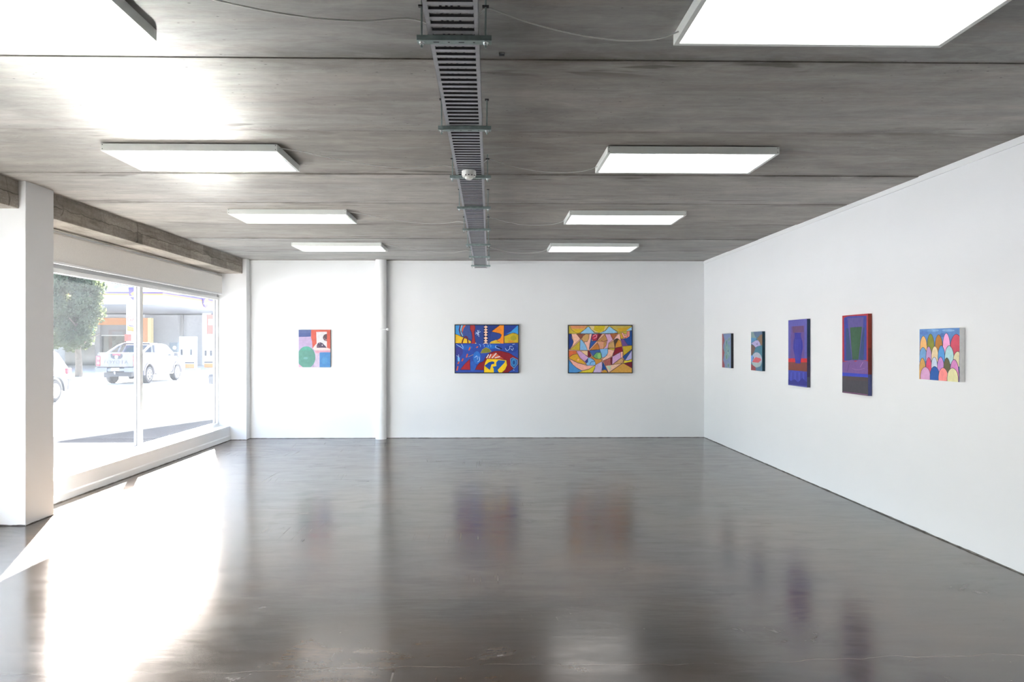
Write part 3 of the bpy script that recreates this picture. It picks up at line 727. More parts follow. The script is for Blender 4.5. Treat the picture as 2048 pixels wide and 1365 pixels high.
q3('#cfa0cc', (310, 735), (405, 735), (600, 890), (510, 990), (400, 900))
q3('#d86a3e', (120, 730), (300, 730), (320, 800), (220, 820), (120, 900))
q3('#d6a22e', (120, 900), (220, 825), (330, 800), (390, 910), (500, 1000), (540, 1060), (330, 1010)); a.ell('#f0a878', 350, 945, 25, 25)
q3('#c98a3a', (640, 880), (690, 865), (770, 920), (920, 935), (900, 1000), (770, 1060), (740, 950))
q3('#7db4e0', (600, 890), (700, 930), (760, 1000), (765, 1070), (620, 1095), (560, 1080), (520, 985)); q3('#3a3f8e', (515, 985), (580, 910), (580, 1000), (540, 1030)); a.stroke('#2f5a9a', 14, (630, 1060), (660, 1000), (740, 980), smooth=True)
q3('#ecab9c', (135, 920), (330, 1015), (560, 1085), (750, 1080), (600, 1170), (440, 1205), (250, 1100))
q3('#4a8ac6', (120, 930), (200, 1040), (330, 1150), (450, 1215), (300, 1260), (120, 1260))
q3('#dcc636', (450, 1215), (600, 1175), (765, 1070), (740, 1160), (690, 1260), (330, 1260))
q3('#c3afd2', (765, 1065), (915, 985), (925, 1120), (890, 1260), (700, 1260), (745, 1160))
q3('#1f4f9a', (935, 985), (1060, 1240), (1000, 1190), (920, 1200))
q3('#cf9a3a', (905, 1260), (960, 1180), (1020, 1190), (1060, 1260))
q3('#b0625c', (950, 975), (1120, 900), (1150, 1075), (1000, 1085)); 
for x in (990, 1030, 1070, 1110): a.stroke('#7c4644', 8, (x, 960), (x + 25, 1075))
q3('#7a2036', (1120, 900), (1165, 870), (1150, 1070), (1130, 1075))
q3('#cda0ca', (1165, 870), (1290, 800), (1360, 760), (1370, 900), (1160, 1060)); q3('#f0b49c', (1360, 760), (1415, 745), (1410, 900), (1370, 900))
q3('#c99c6a', (1370, 905), (1440, 950), (1400, 1030), (1170, 1065))
q3('#e0b9a0', (1000, 1085), (1390, 1035), (1110, 1230), (1065, 1240)); a.p('#b6c8b0', (1010, 1095), (1130, 1090), (1110, 1210))
q3('#1f4a8e', (1415, 870), (1640, 690), (1600, 760), (1460, 955))
q3('#a9a6d4', (1640, 700), (1640, 920), (1540, 960), (1465, 960))
q3('#d6c436', (1450, 960), (1540, 965), (1640, 920), (1640, 990), (1420, 1030))
q3('#7a1e36', (1440, 1035), (1640, 995), (1640, 1150))
q3('#d09c48', (1110, 1240), (1400, 1035), (1440, 1035), (1640, 1150), (1640, 1260), (1100, 1260))
r = empty('painting', (1.808, YB - 0.042, 1.060), 'black framed faceted painting in pink, ochre and blue, nearer the corner', 'painting')
fw, fh = 1.06, 0.793
art_frame(fw, fh, 0.013, 0.0, 0.040, r, M_ARTFRAME)
o = a.build('canvas', fw - 0.026, fh - 0.026, 0.03, '#141010', r); o.location = (0, 0.006, 0.013)

def side_painting(label, yfar, ynear, z0, z1, d):
    # local x runs from the far edge to the near edge, face toward the room
    return empty('painting', (XR - d, (yfar + ynear) / 2, z0), label, 'painting', None, rz=-PI / 2), abs(yfar - ynear), z1 - z0
# painting D: narrow blue with red scalloped edge
a = Art([(193, 246), (438, 236), (438, 1188), (193, 1168)], 1.22)
a.p('#6c7f9f', (180, 230), (450, 230), (450, 1200), (180, 1200))
a.ell('#688a94', 340, 720, 90, 200).ell('#6f80a6', 330, 320, 100, 60)
a.p('#8c474d', (180, 230), (218, 240), (250, 380), (262, 430), (225, 560), (222, 640), (262, 760), (240, 850), (222, 960), (262, 1080), (268, 1180), (180, 1180))
for (x, y, rx, ry, c_) in ((315, 520, 26, 110, '#3f7582'), (362, 725, 20, 55, '#44657c'), (318, 880, 24, 70, '#5a8070'), (390, 400, 14, 55, '#4a6668'), (370, 1110, 26, 55, '#587a7c')): a.ell(c_, x, y, rx, ry, line='#8fa48c', lw=8)
a.stroke('#8ea88c', 10, (310, 410), (300, 500), (335, 640), (350, 760), (390, 830), smooth=True).ell('#9bb0a0', 362, 760, 8, 12)
r, w, h = side_painting('small narrow blue canvas with a scalloped red edge, closest to the corner', 10.99, 10.585, 1.187, 1.692, 0.038)
a.build('canvas', w, h, 0.036, '#26282c', r)
# painting E: faceted teal with white oval and coral shape
a = Art([(985, 200), (1293, 187), (1290, 1262), (975, 1240)], 1.22)
a.p('#3f6c80', (960, 170), (1310, 170), (1310, 1280), (960, 1280))
a.p('#7c9494', (970, 190), (1060, 190), (1080, 290), (1130, 370), (970, 355)).p('#546a88', (1050, 190), (1310, 170), (1310, 260), (1180, 320), (1140, 360), (1085, 290))
a.p('#4c86b2', (970, 355), (1130, 370), (1120, 420), (990, 500), (970, 500)).p('#80664f', (1150, 385), (1240, 285), (1310, 260), (1310, 560), (1260, 565), (1220, 480))
a.p('#a49ac2', (985, 515), (1110, 435), (1180, 430), (1225, 490), (1250, 570), (1170, 590), (1110, 620), (1050, 555)).ell('#3a2a5c', 1150, 530, 13, 16)
a.p('#68504a', (970, 560), (1040, 555), (1105, 630), (1070, 740), (1000, 830), (970, 830)).p('#3d7186', (1110, 630), (1250, 570), (1310, 570), (1310, 860), (1260, 850), (1180, 760), (1080, 740))
a.ell('#a0a4b2', 1140, 960, 145, 205).p('#8fa0a2', (1000, 1030), (1280, 1030), (1240, 1130), (1150, 1165), (1040, 1130))
a.p('#6a92cc', (965, 850), (1040, 840), (1060, 900), (1020, 1000), (965, 1030)).stroke('#2a3c70', 16, (1050, 880), (1035, 945))
a.p('#c65a62', (1010, 1020), (1060, 940), (1110, 885), (1240, 915), (1268, 960), (1190, 1035), (1090, 1030))
a.p('#92474f', (960, 1060), (1010, 1090), (1110, 1160), (1110, 1260), (960, 1260)).p('#4b6e88', (1115, 1170), (1310, 1130), (1310, 1280), (1115, 1280))
r, w, h = side_painting('small narrow teal canvas with a white oval and coral shape, second from the corner', 9.766, 9.362, 1.187, 1.699, 0.038)
a.build('canvas', w, h, 0.036, '#12313f', r)
# painting F: blue vase
a = Art([(135, 135), (440, 112), (445, 1245), (130, 1205)], 1.22)
a.p('#52509a', (120, 100), (460, 100), (460, 780), (120, 780)).p('#5d4584', (185, 235), (400, 222), (400, 775), (165, 775)).p('#5e3f66', (205, 240), (390, 228), (390, 330), (215, 340))
a.p('#c2242c', (120, 765), (460, 765), (460, 850), (120, 830)).p('#71382f', (120, 825), (460, 832), (460, 985), (120, 960))
a.p('#343c9c', (120, 955), (460, 985), (460, 1250), (120, 1220))
for i in range(9): a.stroke('#4a55b4' if i % 2 else '#2a2f8c', 12, (150 + i * 34, 1000), (140 + i * 36, 1130), smooth=True)
a.p('#1f2378', (120, 1100), (180, 1140), (240, 1105), (300, 1160), (370, 1090), (460, 1170), (460, 1230), (120, 1195)).p('#565a9c', (120, 1190), (460, 1225), (460, 1260), (120, 1222))
a.p('#26288c', (240, 340), (350, 345), (345, 400), (372, 500), (378, 590), (352, 720), (340, 850), (255, 845), (245, 720), (218, 600), (225, 480), (245, 410))
for i in range(5): a.stroke('#4247a4', 5, (262 + i * 18, 450), (255 + i * 21, 620), (275 + i * 14, 790), smooth=True)
r, w, h = side_painting('tall dark painting of a blue vase above a red band', 8.537, 8.03, 1.054, 1.812, 0.038)
a.build('canvas', w, h, 0.036, '#2b3048', r, [(0, 0.55, '#1f3350'), (0.55, 0.85, '#3a3450'), (0.85, 1.0, '#454a60')])
# painting G: green glass
a = Art([(103, 120), (480, 90), (480, 1278), (97, 1225)], 1.22)
a.p('#a32a34', (80, 80), (500, 80), (500, 800), (80, 800)).p('#2f3a8e', (130, 150), (190, 128), (460, 120), (460, 760), (130, 770))
a.p('#26406a', (160, 300), (430, 290), (420, 760), (160, 760)).p('#544a86', (180, 155), (418, 140), (412, 290), (350, 755), (248, 755), (195, 290))
a.p('#30543c', (222, 290), (395, 280), (385, 400), (345, 752), (255, 752), (230, 420)).p('#7a2f50', (80, 700), (120, 770), (110, 900), (80, 900))
a.p('#6a4a84', (100, 790), (250, 755), (300, 785), (350, 755), (460, 770), (500, 800), (500, 960), (90, 940)).stroke('#9a6ea8', 8, (370, 860), (410, 790)).stroke('#523a6c', 10, (210, 800), (180, 920)).stroke('#836098', 8, (250, 880), (330, 900), (430, 880), smooth=True)
a.p('#2a3cae', (80, 935), (500, 965), (500, 1015), (80, 985)).p('#3c3a42', (80, 985), (500, 1012), (500, 1300), (80, 1240)).p('#463a40', (80, 985), (500, 1012), (500, 1070), (80, 1040)).stroke('#7a4a72', 12, (110, 1215), (260, 1235), (470, 1262))
r, w, h = side_painting('large dark red and blue painting of a green drinking glass', 7.218, 6.722, 1.051, 1.813, 0.038)
a.build('canvas', w, h, 0.036, '#7a2a22', r, [(0, 0.42, '#823022'), (0.42, 0.74, '#6a2a24'), (0.74, 1.0, '#4a5080')])
# painting H: rows of coloured eggs
a = Art([(152, 143), (965, 112), (950, 1208), (143, 1147)], 1.15)
a.p('#5d88c2', (130, 100), (980, 100), (980, 1220), (130, 1220))
for (x, y, rx, ry, c_) in ((250, 220, 90, 40, '#5279bd'), (450, 165, 110, 25, '#7fa9d2'), (750, 165, 120, 25, '#84aed4'), (640, 260, 60, 40, '#4e6fb0'), (380, 170, 60, 20, '#6f9acc')): a.ell(c_, x, y, rx, ry)
def egg(c_, x, top, hw, bot, bx=None):
    hw *= 1.16; bx = hw if bx is None else bx; hgt = bot - top; P = []
    for i in range(17):
        u = -1 + 2 * i / 16.0
        P.append((x + hw * u * (1.0 if abs(u) < 1 else 1.0), top + hgt * 0.66 * (1 - math.sqrt(max(0, 1 - abs(u) ** 1.75)))))
    P += [(x + bx, bot), (x - bx, bot)]
    a.p(c_, *P, line='#3c3f52', lw=8)
for row in ([('#e6b06e', 235, 278, 68, 640), ('#82862c', 390, 235, 68, 640), ('#b5762e', 558, 250, 68, 640), ('#f0a4d0', 712, 220, 66, 660), ('#cc4c62', 905, 240, 105, 700)],
            [('#6c9ccb', 228, 508, 72, 800), ('#b98fbf', 350, 488, 52, 800), ('#ddc8a0', 480, 485, 64, 800), ('#4b94d4', 612, 470, 60, 800), ('#a9cfd2', 768, 472, 78, 850), ('#d8cfa6', 930, 590, 80, 900)],
            [('#c69650', 215, 720, 66, 1160), ('#d4476c', 352, 712, 58, 1080), ('#bfcbdc', 468, 705, 54, 950), ('#c184c6', 598, 700, 62, 1080), ('#5d5a3c', 722, 718, 60, 1100), ('#d084bc', 865, 750, 75, 1200)],
            [('#cf9cc4', 280, 905, 92, 1165), ('#1f5aa8', 475, 893, 84, 1175), ('#f08c88', 648, 920, 82, 1190), ('#d8d2a0', 832, 925, 92, 1215)]):
    for e in row: egg(*e)
r, w, h = side_painting('square painting of rows of coloured egg shapes, nearest the viewpoint', 5.90, 5.392, 1.246, 1.650, 0.042)
a.build('canvas', w, h, 0.040, '#f4f4f0', r)

# ------------------------------------------------------------------ street
def m_ground(name, c, sc=40.0, spec=0.3):
    t = NT(name); p = t.pos(); n = t.noise(p, sc, 5, 0.75); b = t.noise(p, 0.7, 4)
    col = t.mix(t.ramp(n, 0.3, 0.7), tuple(x * 0.82 for x in c), tuple(x * 1.12 for x in c))
    col = t.mix(t.ramp(b, 0.35, 0.7, 0, 0.3), col, tuple(x * 0.85 for x in c))
    return t.done(t.bsdf(col, 0.85, 0, spec, t.bump(n, 0.3, 0.01)))
M_ROAD = m_ground('road_asphalt', (0.50, 0.50, 0.495))
M_PATH = m_ground('footpath_asphalt', (0.052, 0.052, 0.054), 14, 0.0)
M_KERB = m_ground('kerb_concrete', (0.40, 0.39, 0.38), 25)
def gplane(name, x0, x1, y0, y1, z, mat, label, th=0.3):
    o = MB().box(x0, x1, y0, y1, z - th, z).build(name, mat); return tag(o, label, None, None, STRUCT)
gplane('road', -19.05, -8.6, -60, 320, G, M_ROAD, 'sunlit street outside the window')
gplane('footpath', -8.45, -4.43, -60, 320, G + 0.02, M_PATH, 'footpath outside the window')
gplane('kerb', -8.6, -8.45, -60, 320, G + 0.02, M_KERB, 'near kerb of the street', 0.4)
gplane('footpath', -22.6, -19.2, -60, 320, G + 0.12, M_KERB, 'footpath across the street under the tree')
gplane('kerb', -19.2, -19.05, -60, 320, G + 0.12, M_KERB, 'far kerb of the street', 0.4)
gplane('pavement', -130, -22.6, -60, 320, G + 0.12, M_KERB, 'forecourt of the petrol station')
# unseen roof, added and shaped to throw the wedge of shade onto the footpath
vz = 4.4; dzv = vz - G; cx, cy = -7.94 - 0.56 * dzv, 13.69 + 1.42 * dzv
vr = MB().prism([(-4.425, cy), (cx, cy), (cx + 1.40 * 2.2, cy + 4.10 * 2.2), (-4.425, cy + 4.10 * 2.2)], 'z', vz, vz + 0.16)
tag(vr.build('roof_added_shade', simple('shade_roof_white', (0.7, 0.7, 0.68), 0.6)), 'unseen roof added above the footpath to cast a wedge of shade', None, None, STRUCT)
nb = MB().box(-4.425, 2.0, YB + 0.3, 60, G, 5.5).build('wall_neighbour', m_wall('neighbour_plaster', (0.6, 0.58, 0.55))); tag(nb, 'frontage of the building next door', None, None, STRUCT)
# hills behind
hb = MB(); rings = []
for j in range(9):
    ring = []
    for i in range(60):
        x = -420 + i * 12; y = 230 + j * 22
        hgt = (1 - abs(j - 5) / 5.0) * (46 + 22 * mnoise.noise(Vector((x * 0.008, j * 0.4, 2.1))) + 9 * mnoise.noise(Vector((x * 0.04, j * 0.9, 5.1)))) if j not in (0,) else 0
        ring.append((x, y, G + max(0, hgt)))
    rings.append(ring)
hb.rings(rings, False, False)
tag(hb.build('hills', simple('bush_hillside', (0.10, 0.13, 0.14), 0.9, 0, 0.1, 0.35, 0.25)), 'pale blue wooded hills beyond the petrol station', None, None, STRUCT)

# ------------------------------------------------------------------ tree
def m_leaf():
    t = NT('dusty_green_leaf'); r = t.n('ObjectInfo')
    n = t.noise(t.pos(), 5.0, 3)
    col = t.mix(n, (0.02, 0.034, 0.026), (0.05, 0.068, 0.045))
    d = t.bsdf(col, 0.6, 0, 0.15)
    tr = t.n('BsdfTranslucent', Color=(0.13, 0.15, 0.06))
    return t.done(t.n('MixShader', i0=0.24, i1=d, i2=tr))
TX, TY, TZ = -21.84, 39.5, G + 0.12
tree = empty('street_tree', (TX, TY, TZ), 'leafy green street tree on the far footpath outside the window', 'tree')
M_BARK = simple('grey_bark', (0.09, 0.078, 0.066), 0.9, 0, 0.2, 0.25, 9, 0.5)
tb = MB().tube([(0, 0, -0.02), (0.0, 0, 0.5), (-0.03, 0, 1.2), (-0.10, 0.05, 2.0), (-0.2, 0.05, 3.4), (-0.3, 0.0, 4.8)], [0.20, 0.165, 0.15, 0.14, 0.10, 0.05], 12)
for k in range(7):
    a = k * 2.4; z = 1.5 + 0.4 * k
    tb.tube([(-0.08, 0.03, z), (0.5 * math.cos(a), 0.5 * math.sin(a), z + 0.5), (1.1 * math.cos(a), 1.1 * math.sin(a), z + 0.8)], [0.07, 0.05, 0.02], 7)
tb.build('trunk', M_BARK, tree, smooth=True)
lb = MB(); rl = random.Random(11)
blobs = []
for k in range(80):
    a = rl.uniform(0, 2 * PI); zz = rl.uniform(1.75, 6.6); rad = 1.55 * math.sqrt(max(0.05, 1 - ((zz - 4.0) / 3.3) ** 2))
    q = rad * math.sqrt(rl.random()) * 0.85
    blobs.append((-0.55 + q * math.cos(a), q * math.sin(a), zz, rl.uniform(0.38, 0.62)))
blobs += [(0.55, -0.2, 3.0, 0.5), (0.45, -0.3, 2.3, 0.4), (0.65, -0.1, 3.6, 0.38), (0.25, 0, 5.0, 0.35)]
for (bx, by, bz, br) in blobs:
    for _ in range(330):
        d = Vector((rl.gauss(0, 1), rl.gauss(0, 1), rl.gauss(0, 1))).normalized() * br * (rl.random() ** 0.4)
        c_ = Vector((bx, by, bz)) + d
        u = Vector((rl.gauss(0, 1), rl.gauss(0, 1), rl.gauss(0, 1))).normalized(); w = u.orthogonal().normalized()
        L_, W_ = rl.uniform(0.07, 0.12), rl.uniform(0.032, 0.055)
        lb.poly([c_ - u * L_, c_ + w * W_, c_ + u * L_, c_ - w * W_])
lf = MB(); bmesh.ops.delete; o = None
me = bpy.data.meshes.new('leaves'); lb.bm.to_mesh(me); lb.bm.free(); lf.bm.free(); me.materials.append(m_leaf())
o = bpy.data.objects.new('leaf_crown', me); COL.objects.link(o); o.parent = tree

# ------------------------------------------------------------------ vehicles
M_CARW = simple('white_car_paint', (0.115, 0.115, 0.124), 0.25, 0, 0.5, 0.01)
M_CARG = simple('car_glass', (0.03, 0.04, 0.055), 0.05, 0, 0.6, 0.05)
M_TYRE = simple('tyre_rubber', (0.022, 0.022, 0.026), 0.8)
M_RIM = simple('alloy_rim', (0.28, 0.28, 0.30), 0.35, 0.6)
M_DARK = simple('dark_trim_plastic', (0.030, 0.032, 0.04), 0.6)
M_REDL = simple('red_lamp_lens', (0.55, 0.03, 0.05), 0.2)
M_CLRL = simple('clear_lamp_lens', (0.65, 0.66, 0.68), 0.15)
M_CHROME = simple('chrome', (0.55, 0.56, 0.58), 0.2, 0.9)
M_BADGE = simple('grey_lettering', (0.05, 0.05, 0.06), 0.5)
M_PLATE = simple('number_plate', (0.6, 0.6, 0.6), 0.5)

def car_wheel(parent, x, y, z, r, w, sgn):
    """wheel about the x axis; sgn = outer side"""
    t = MB().lathe([(r * 0.62, -w / 2), (r * 0.93, -w / 2), (r, -w * 0.36), (r, w * 0.36), (r * 0.93, w / 2), (r * 0.62, w / 2)], (x, y, z), 'x', 32)
    wo = t.build('wheel', M_TYRE, parent, smooth=True)
    rm = MB().lathe([(r * 0.62, -0.012), (r * 0.66, 0.0), (r * 0.60, 0.006), (r * 0.56, -0.03)], (x + sgn * w * 0.5, y, z), 'x', 28)
    for k in range(6):
        a = 2 * PI * k / 6
        c0, s0 = math.cos(a), math.sin(a); xo = x + sgn * (w * 0.5 - 0.012)
        rm.tube([(xo, y + c0 * 0.04, z + s0 * 0.04), (xo, y + c0 * r * 0.6, z + s0 * r * 0.6)], [0.05, 0.028], 6)
    rm.lathe([(0.0, -0.01), (0.07, -0.01), (0.07, 0.012), (0.0, 0.016)], (x + sgn * w * 0.5, y, z), 'x', 14)
    rm.build('rim', M_RIM, wo, smooth=True)
    return wo
def skin(prof, hwf, parent, name, mat, bevel=0.03, smooth=True):
    """closed side profile [(y,z)] swept across, half width = hwf(y,z)"""
    m = MB(); L_ = [(-hwf(y, z), y, z) for y, z in prof]; R_ = [(hwf(y, z), y, z) for y, z in prof]
    m.rings([L_, R_], True)
    m.bm.normal_update()
    bmesh.ops.triangulate(m.bm, faces=[f for f in m.bm.faces if len(f.verts) > 4], ngon_method='EAR_CLIP')
    return m.build(name, mat, parent, smooth=smooth, bevel=0)
def flare(parent, x, y, z, r, sgn, mat, t=0.07):
    m = MB(); outer, inner = [], []
    for k in range(15):
        a = PI * (k / 14.0) * 1.06 - 0.1
        outer.append((y + (r + t) * math.cos(a), z + (r + t) * math.sin(a))); inner.append((y + r * math.cos(a), z + r * math.sin(a)))
    m.prism(outer + inner[::-1], 'x', x - 0.015 * sgn, x + 0.05 * sgn)
    m.bm.normal_update()
    bmesh.ops.triangulate(m.bm, faces=[f for f in m.bm.faces if len(f.verts) > 4], ngon_method='EAR_CLIP')
    return m.build('wheel_arch', mat, parent)

# pickup: local y forward, rear axle at y = 1.22
pk = empty('pickup_truck', (-16.98, 33.78, G), 'white double cab pickup truck seen from behind on the street outside the window', 'pickup truck')
WR = 0.40
def hw_low(y, z): return 0.92 - max(0, z - 1.0) * 0.10 - max(0, 0.55 - z) * 0.12
low = [(0.06, 0.80), (0.05, 1.40), (0.10, 1.44), (2.02, 1.44), (2.08, 1.22), (4.30, 1.20), (4.75, 1.12), (5.22, 0.98), (5.30, 0.60), (5.15, 0.42), (4.78, 0.42)]
arcf = [(4.31 + 0.50 * math.cos(a), 0.42 + 0.50 * math.sin(a)) for a in [PI * k / 10 for k in range(11)]]
arcr = [(1.22 + 0.50 * math.cos(a), 0.46 + 0.50 * math.sin(a)) for a in [PI * k / 10 for k in range(11)]]
skin(low[:-1] + [(4.81, 0.42)] + arcf + [(3.7, 0.44), (1.80, 0.46)] + arcr + [(0.6, 0.62), (0.12, 0.74)], hw_low, pk, 'body', M_CARW)
def hw_cab(y, z): return 0.87 - max(0, z - 1.2) * 0.30
skin([(2.02, 1.20), (2.10, 1.50), (2.26, 1.82), (2.6, 1.885), (3.2, 1.87), (3.62, 1.80), (4.42, 1.20)], hw_cab, pk, 'cab', M_CARW)
# glasshouse panes stand a few millimetres proud of the cab
def sidepane(pts, sgn, name='side_window'):
    m = MB()
    o_, i_ = [], []
    for y, z in pts:
        x = sgn * (hw_cab(y, z) + 0.006); o_.append((x, y, z)); i_.append((x - sgn * 0.012, y, z))
    m.rings([i_, o_]); return m.build(name, M_CARG, pk)
for sg in (-1, 1):
    sidepane([(2.32, 1.30), (2.36, 1.72), (2.95, 1.77), (2.98, 1.29)], sg)
    sidepane([(3.06, 1.29), (3.04, 1.77), (3.52, 1.73), (4.10, 1.28)], sg)
m = MB(); rg = [(-0.72, 2.085, 1.46), (0.72, 2.085, 1.46), (0.63, 2.225, 1.775), (-0.63, 2.225, 1.775)]
m.rings([[(x, y - 0.012, z) for x, y, z in rg], [(x, y + 0.02, z) for x, y, z in rg]]); m.build('rear_window', M_CARG, pk)
m = MB(); ws = [(-0.75, 4.36, 1.25), (0.75, 4.36, 1.25), (0.63, 3.66, 1.78), (-0.63, 3.66, 1.78)]
m.rings([[(x, y + 0.02, z + 0.012) for x, y, z in ws], [(x, y - 0.02, z - 0.02) for x, y, z in ws]]); m.build('windscreen', M_CARG, pk)
# tailgate and its fittings
tg = MB().box(-0.74, 0.74, 0.0, 0.07, 0.80, 1.425).build('tailgate', M_CARW, pk, bevel=0.015)
text_mesh('tailgate_lettering', 'TOYOTA', 0.215, M_BADGE, tg, Matrix.Translation((-0.05, -0.003, 1.015)) @ Matrix.Rotation(PI / 2, 4, 'X') @ Matrix.Diagonal((1.28, 1.0, 1.0, 1.0)))
hd = MB(); P = [(-0.27, 1.34), (-0.25, 1.40), (0.25, 1.40), (0.27, 1.34), (0.25, 1.24), (0.16, 1.17), (-0.16, 1.17), (-0.25, 1.24)]
hd.prism([(x, z) for x, z in P], 'y', -0.012, 0.002); hd = hd.build('tailgate_handle', M_DARK, tg)
MB().box(-0.17, 0.17, -0.016, -0.010, 1.335, 1.385).build('brake_light', M_REDL, tg)
em = MB().lathe([(0.055, -0.004), (0.075, -0.004), (0.075, 0.004), (0.055, 0.004)], (0, -0.016, 1.255), 'y', 24).lathe([(0.0, -0.003), (0.012, -0.003), (0.012, 0.003), (0.0, 0.003)], (0, -0.016, 1.255), 'y', 8)
em.box(-0.05, 0.05, -0.02, -0.012, 1.27, 1.283).box(-0.008, 0.008, -0.02, -0.012, 1.20, 1.275)
em.build('emblem', M_CHROME, tg)
for sg in (-1, 1):
    tl = MB().box(sg * 0.75 if sg > 0 else -0.93, 0.93 if sg > 0 else -0.75, -0.01, 0.10, 0.85, 1.30).build('tail_lamp', M_REDL, pk, bevel=0.02)
    for z in (0.93, 1.14):
        MB().box(min(sg * 0.77, sg * 0.87), max(sg * 0.77, sg * 0.87), -0.02, 0.0, z, z + 0.10).build('lamp_lens', M_CLRL, tl, bevel=0.01)
rbm = MB().box(-0.92, -0.38, -0.12, 0.12, 0.56, 0.78).box(0.38, 0.92, -0.12, 0.12, 0.56, 0.78).box(-0.38, 0.38, -0.10, 0.12, 0.60, 0.74)
rbm.build('rear_bumper', simple('bumper_grey', (0.10, 0.11, 0.13), 0.4, 0.3), pk, bevel=0.02)
MB().box(-0.19, 0.17, -0.115, -0.10, 0.63, 0.755).build('number_plate', M_PLATE, pk)
MB().lathe([(0.0, -0.045), (0.04, -0.03), (0.045, 0.0), (0.03, 0.03), (0.0, 0.04)], (0.0, -0.17, 0.56), 'z', 16).tube([(0, -0.17, 0.5), (0, 0.0, 0.48)], 0.025, 8).build('tow_ball', M_CHROME, pk, smooth=True)
un = MB().box(-0.62, 0.62, 0.1, 4.6, 0.36, 0.56).lathe([(0.0, -0.6), (0.06, -0.6), (0.06, 0.6), (0.0, 0.6)], (0, 1.22, 0.36), 'x', 12).lathe([(0.0, -0.16), (0.13, -0.1), (0.15, 0.0), (0.13, 0.1), (0.0, 0.16)], (0.1, 1.22, 0.34), 'x', 14)
un.build('chassis', M_DARK, pk)
for sg in (-1, 1):
    for yy in (1.22, 4.31):
        car_wheel(pk, sg * 0.80, yy, WR, WR, 0.26, sg)
        flare(pk, sg * 0.90, yy, 0.44, 0.48, sg, simple('wheel_arch_grey', (0.16, 0.15, 0.17), 0.6))
    MB().box(min(sg * 0.66, sg * 0.94), max(sg * 0.66, sg * 0.94), 0.70, 0.72, 0.28, 0.62).build('mud_flap', M_DARK, pk)
    MB().tube([(sg * 0.93, 1.85, 0.44), (sg * 0.97, 2.0, 0.40), (sg * 0.97, 3.6, 0.40), (sg * 0.93, 3.75, 0.44)], 0.035, 8).build('side_step', M_CHROME, pk, smooth=True)
    mm = MB().box(min(sg * 0.93, sg * 1.14), max(sg * 0.93, sg * 1.14), 3.86, 3.98, 1.24, 1.42).box(min(sg * 0.80, sg * 0.96), max(sg * 0.80, sg * 0.96), 3.90, 3.95, 1.27, 1.31); mm.build('wing_mirror', M_CARW, pk, bevel=0.02)
    for yy in (2.42, 3.14): MB().box(sg * 0.915 - 0.012, sg * 0.915 + 0.018, yy, yy + 0.2, 1.10, 1.135).build('door_handle', M_CHROME, pk)
# sports bar behind the cab
sb = MB()
for sg in (-1, 1):
    sb.tube([(sg * 0.80, 0.75, 1.43), (sg * 0.74, 1.55, 1.74), (sg * 0.70, 1.95, 1.84)], [0.05, 0.055, 0.045], 8).tube([(sg * 0.80, 1.75, 1.43), (sg * 0.72, 1.85, 1.80)], 0.045, 8)
sb.build('sports_bar', M_CARW, pk, smooth=True)
MB().tube([(-0.72, 1.92, 1.82), (-0.55, 1.95, 1.875), (0.55, 1.95, 1.875), (0.72, 1.92, 1.82)], 0.05, 8).build('sports_bar_hoop', M_DARK, pk, smooth=True)

